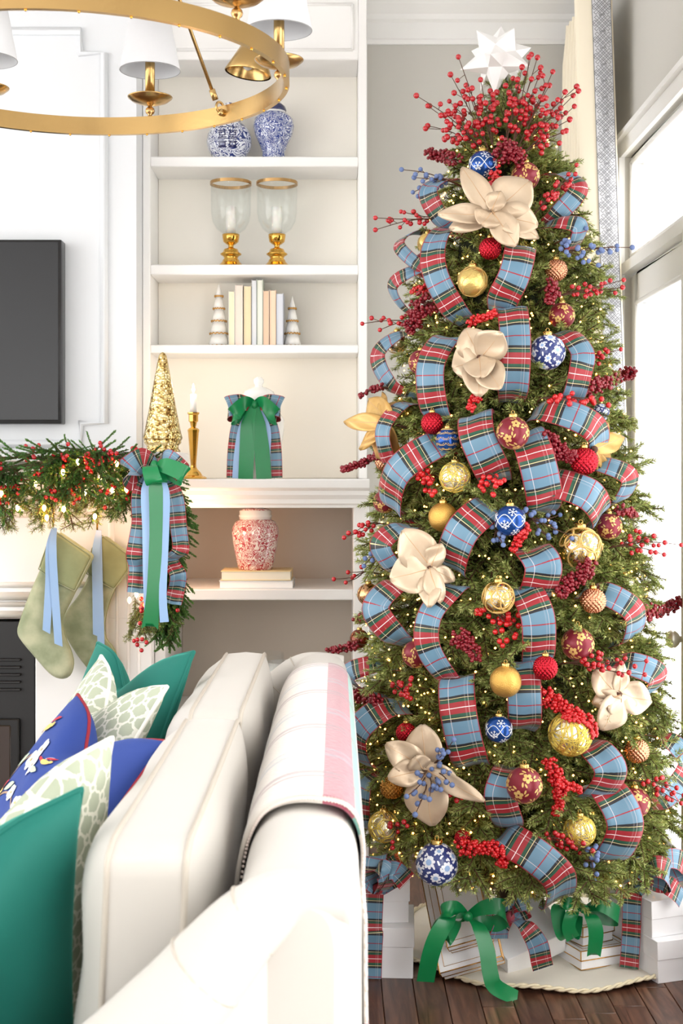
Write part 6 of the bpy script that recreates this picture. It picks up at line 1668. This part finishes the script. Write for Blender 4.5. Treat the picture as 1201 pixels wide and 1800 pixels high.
# low gold-edged pair with green bow
R4 = math.atan2(.055, .13)
def corner_box(cx, cy, w, d, rz): # centre of a box whose near corner is (cx, cy)
    return V((cx, cy, 0))+V((math.cos(rz)*w/2-math.sin(rz)*d/2, math.sin(rz)*w/2+math.cos(rz)*d/2, 0))
c4 = corner_box(.658, 3.663, .148, .15, R4)
gift('lower gold-edged flat box under a small one on the skirt', .148, .15, .052, TR(c4.x, c4.y, .012, R4), .5, True)
gift('small gold-edged box on a flat one under green bow', .105, .11, .052, TR(c4.x-.01, c4.y+.01, .0645, R4+.12), .5, True)
g4 = thing('gift_ribbon', 'green satin bow on the low gold-edged box pair', 'ribbon', dp(1028,1598,3.68))
K4 = 3.665
strip([dp(1026,1598,K4), dp(1005,1588,K4-.04), dp(982,1596,K4-.04), dp(990,1640,K4-.045), dp(1008,1645,K4-.03), dp(1020,1610,K4)], [V((.4, .2, 1)), V((.8, .2, .4)), V((1, .1, -.1)), V((.6, .1, .5))], [0.015, 0.033, 0.041, 0.041, 0.037, 0.015], SATIN_G, 'bow_loop', g4)
strip([dp(1028,1598,K4), dp(1055,1590,K4-.04), dp(1086,1606,K4-.035), dp(1084,1614,K4-.01), dp(1055,1612,K4), dp(1028,1602,K4)], [V((.2, .3, 1))], [0.015, 0.037, 0.041, 0.041, 0.037, 0.015], SATIN_G, 'bow_loop', g4)
strip([dp(1028,1600,K4), dp(1040,1612,K4-.05), dp(1048,1640,K4-.06), dp(1044,1682,K4-.05)], [V((1, .1, 0))], [0.018, 0.037, 0.041, 0.037], SATIN_G, 'bow_tail', g4, cut=-.012)
strip([dp(1026,1598,K4), dp(1008,1604,K4-.05), dp(1000,1630,K4-.055), dp(1008,1650,K4-.045)], [V((1, .1, .2))], [0.015, 0.033, 0.037, 0.037], SATIN_G, 'bow_tail', g4)
s = Mesh(); s.sphere(dp(1027,1598,K4-.015), .012, 12, 9, (1.1, .8, 1)); obj('knot', s, SATIN_G, g4)

# pair by the door with plaid bow
R5 = math.atan2(.10, .28)
c5 = corner_box(.848, 3.597, .125, .24, R5)
gift('larger white box under a smaller one beside the door', .125, .24, .112, TR(c5.x, c5.y, 0, R5), .45)
c5b = corner_box(.838, 3.622, .11, .19, R5+.05)
gift('smaller white box with plaid bow stacked beside the door', .11, .19, .098, TR(c5b.x, c5b.y, .1123, R5+.05), .5)
g5 = thing('gift_ribbon', 'plaid ribbon and full bow tying two boxes by the door', 'ribbon', dp(1140,1548,3.66))
K5 = 3.67
strip([dp(1135,1552,K5), dp(1122,1560,K5-.02), dp(1112,1575,K5-.02), dp(1110,1640,K5-.01), dp(1106,1702,K5-.015)], [V((1, -.3, 0))], [.04, .05, .05, .05, .05], PLAID_S, 'wrap', g5)
strip([dp(1140,1548,K5-.03), dp(1118,1520,K5-.06), dp(1096,1540,K5-.06), dp(1090,1560,K5-.04)], [V((.4, .1, 1))], [.03, .055, .06, .06], PLAID_S, 'bow_tail', g5)
strip([dp(1140,1548,K5-.02), dp(1120,1522,K5-.04), dp(1132,1508,K5-.05), dp(1148,1520,K5-.02), dp(1142,1548,K5-.01)], [V((1, .3, .2))], [.03, .05, .055, .055, .03], PLAID_S, 'bow_loop', g5, u0=.04)
strip([dp(1140,1548,K5-.04), dp(1150,1525,K5-.08), dp(1172,1528,K5-.08), dp(1176,1548,K5-.06), dp(1155,1552,K5-.04), dp(1140,1550,K5-.04)], [V((.1, .3, 1))], [.03, .055, .06, .06, .05, .03], PLAID_S, 'bow_loop', g5, u0=.07)
strip([dp(1145,1545,K5-.02), dp(1170,1512,K5-.04), dp(1196,1512,K5-.03), dp(1200,1530,K5-.01), dp(1165,1545,K5-.01)], [V((.2, .4, 1))], [.03, .05, .055, .055, .03], PLAID_S, 'bow_loop', g5, u0=.02)
strip([dp(1145,1548,K5-.04), dp(1175,1556,K5-.06), dp(1200,1580,K5-.05)], [V((-.4, .1, 1))], [.03, .05, .056], PLAID_S, 'bow_tail', g5, u0=.09)
s = Mesh(); s.sphere(dp(1141,1548,K5-.035), .016, 12, 9, (1, .8, 1)); obj('knot', s, PLAID_S, g5)
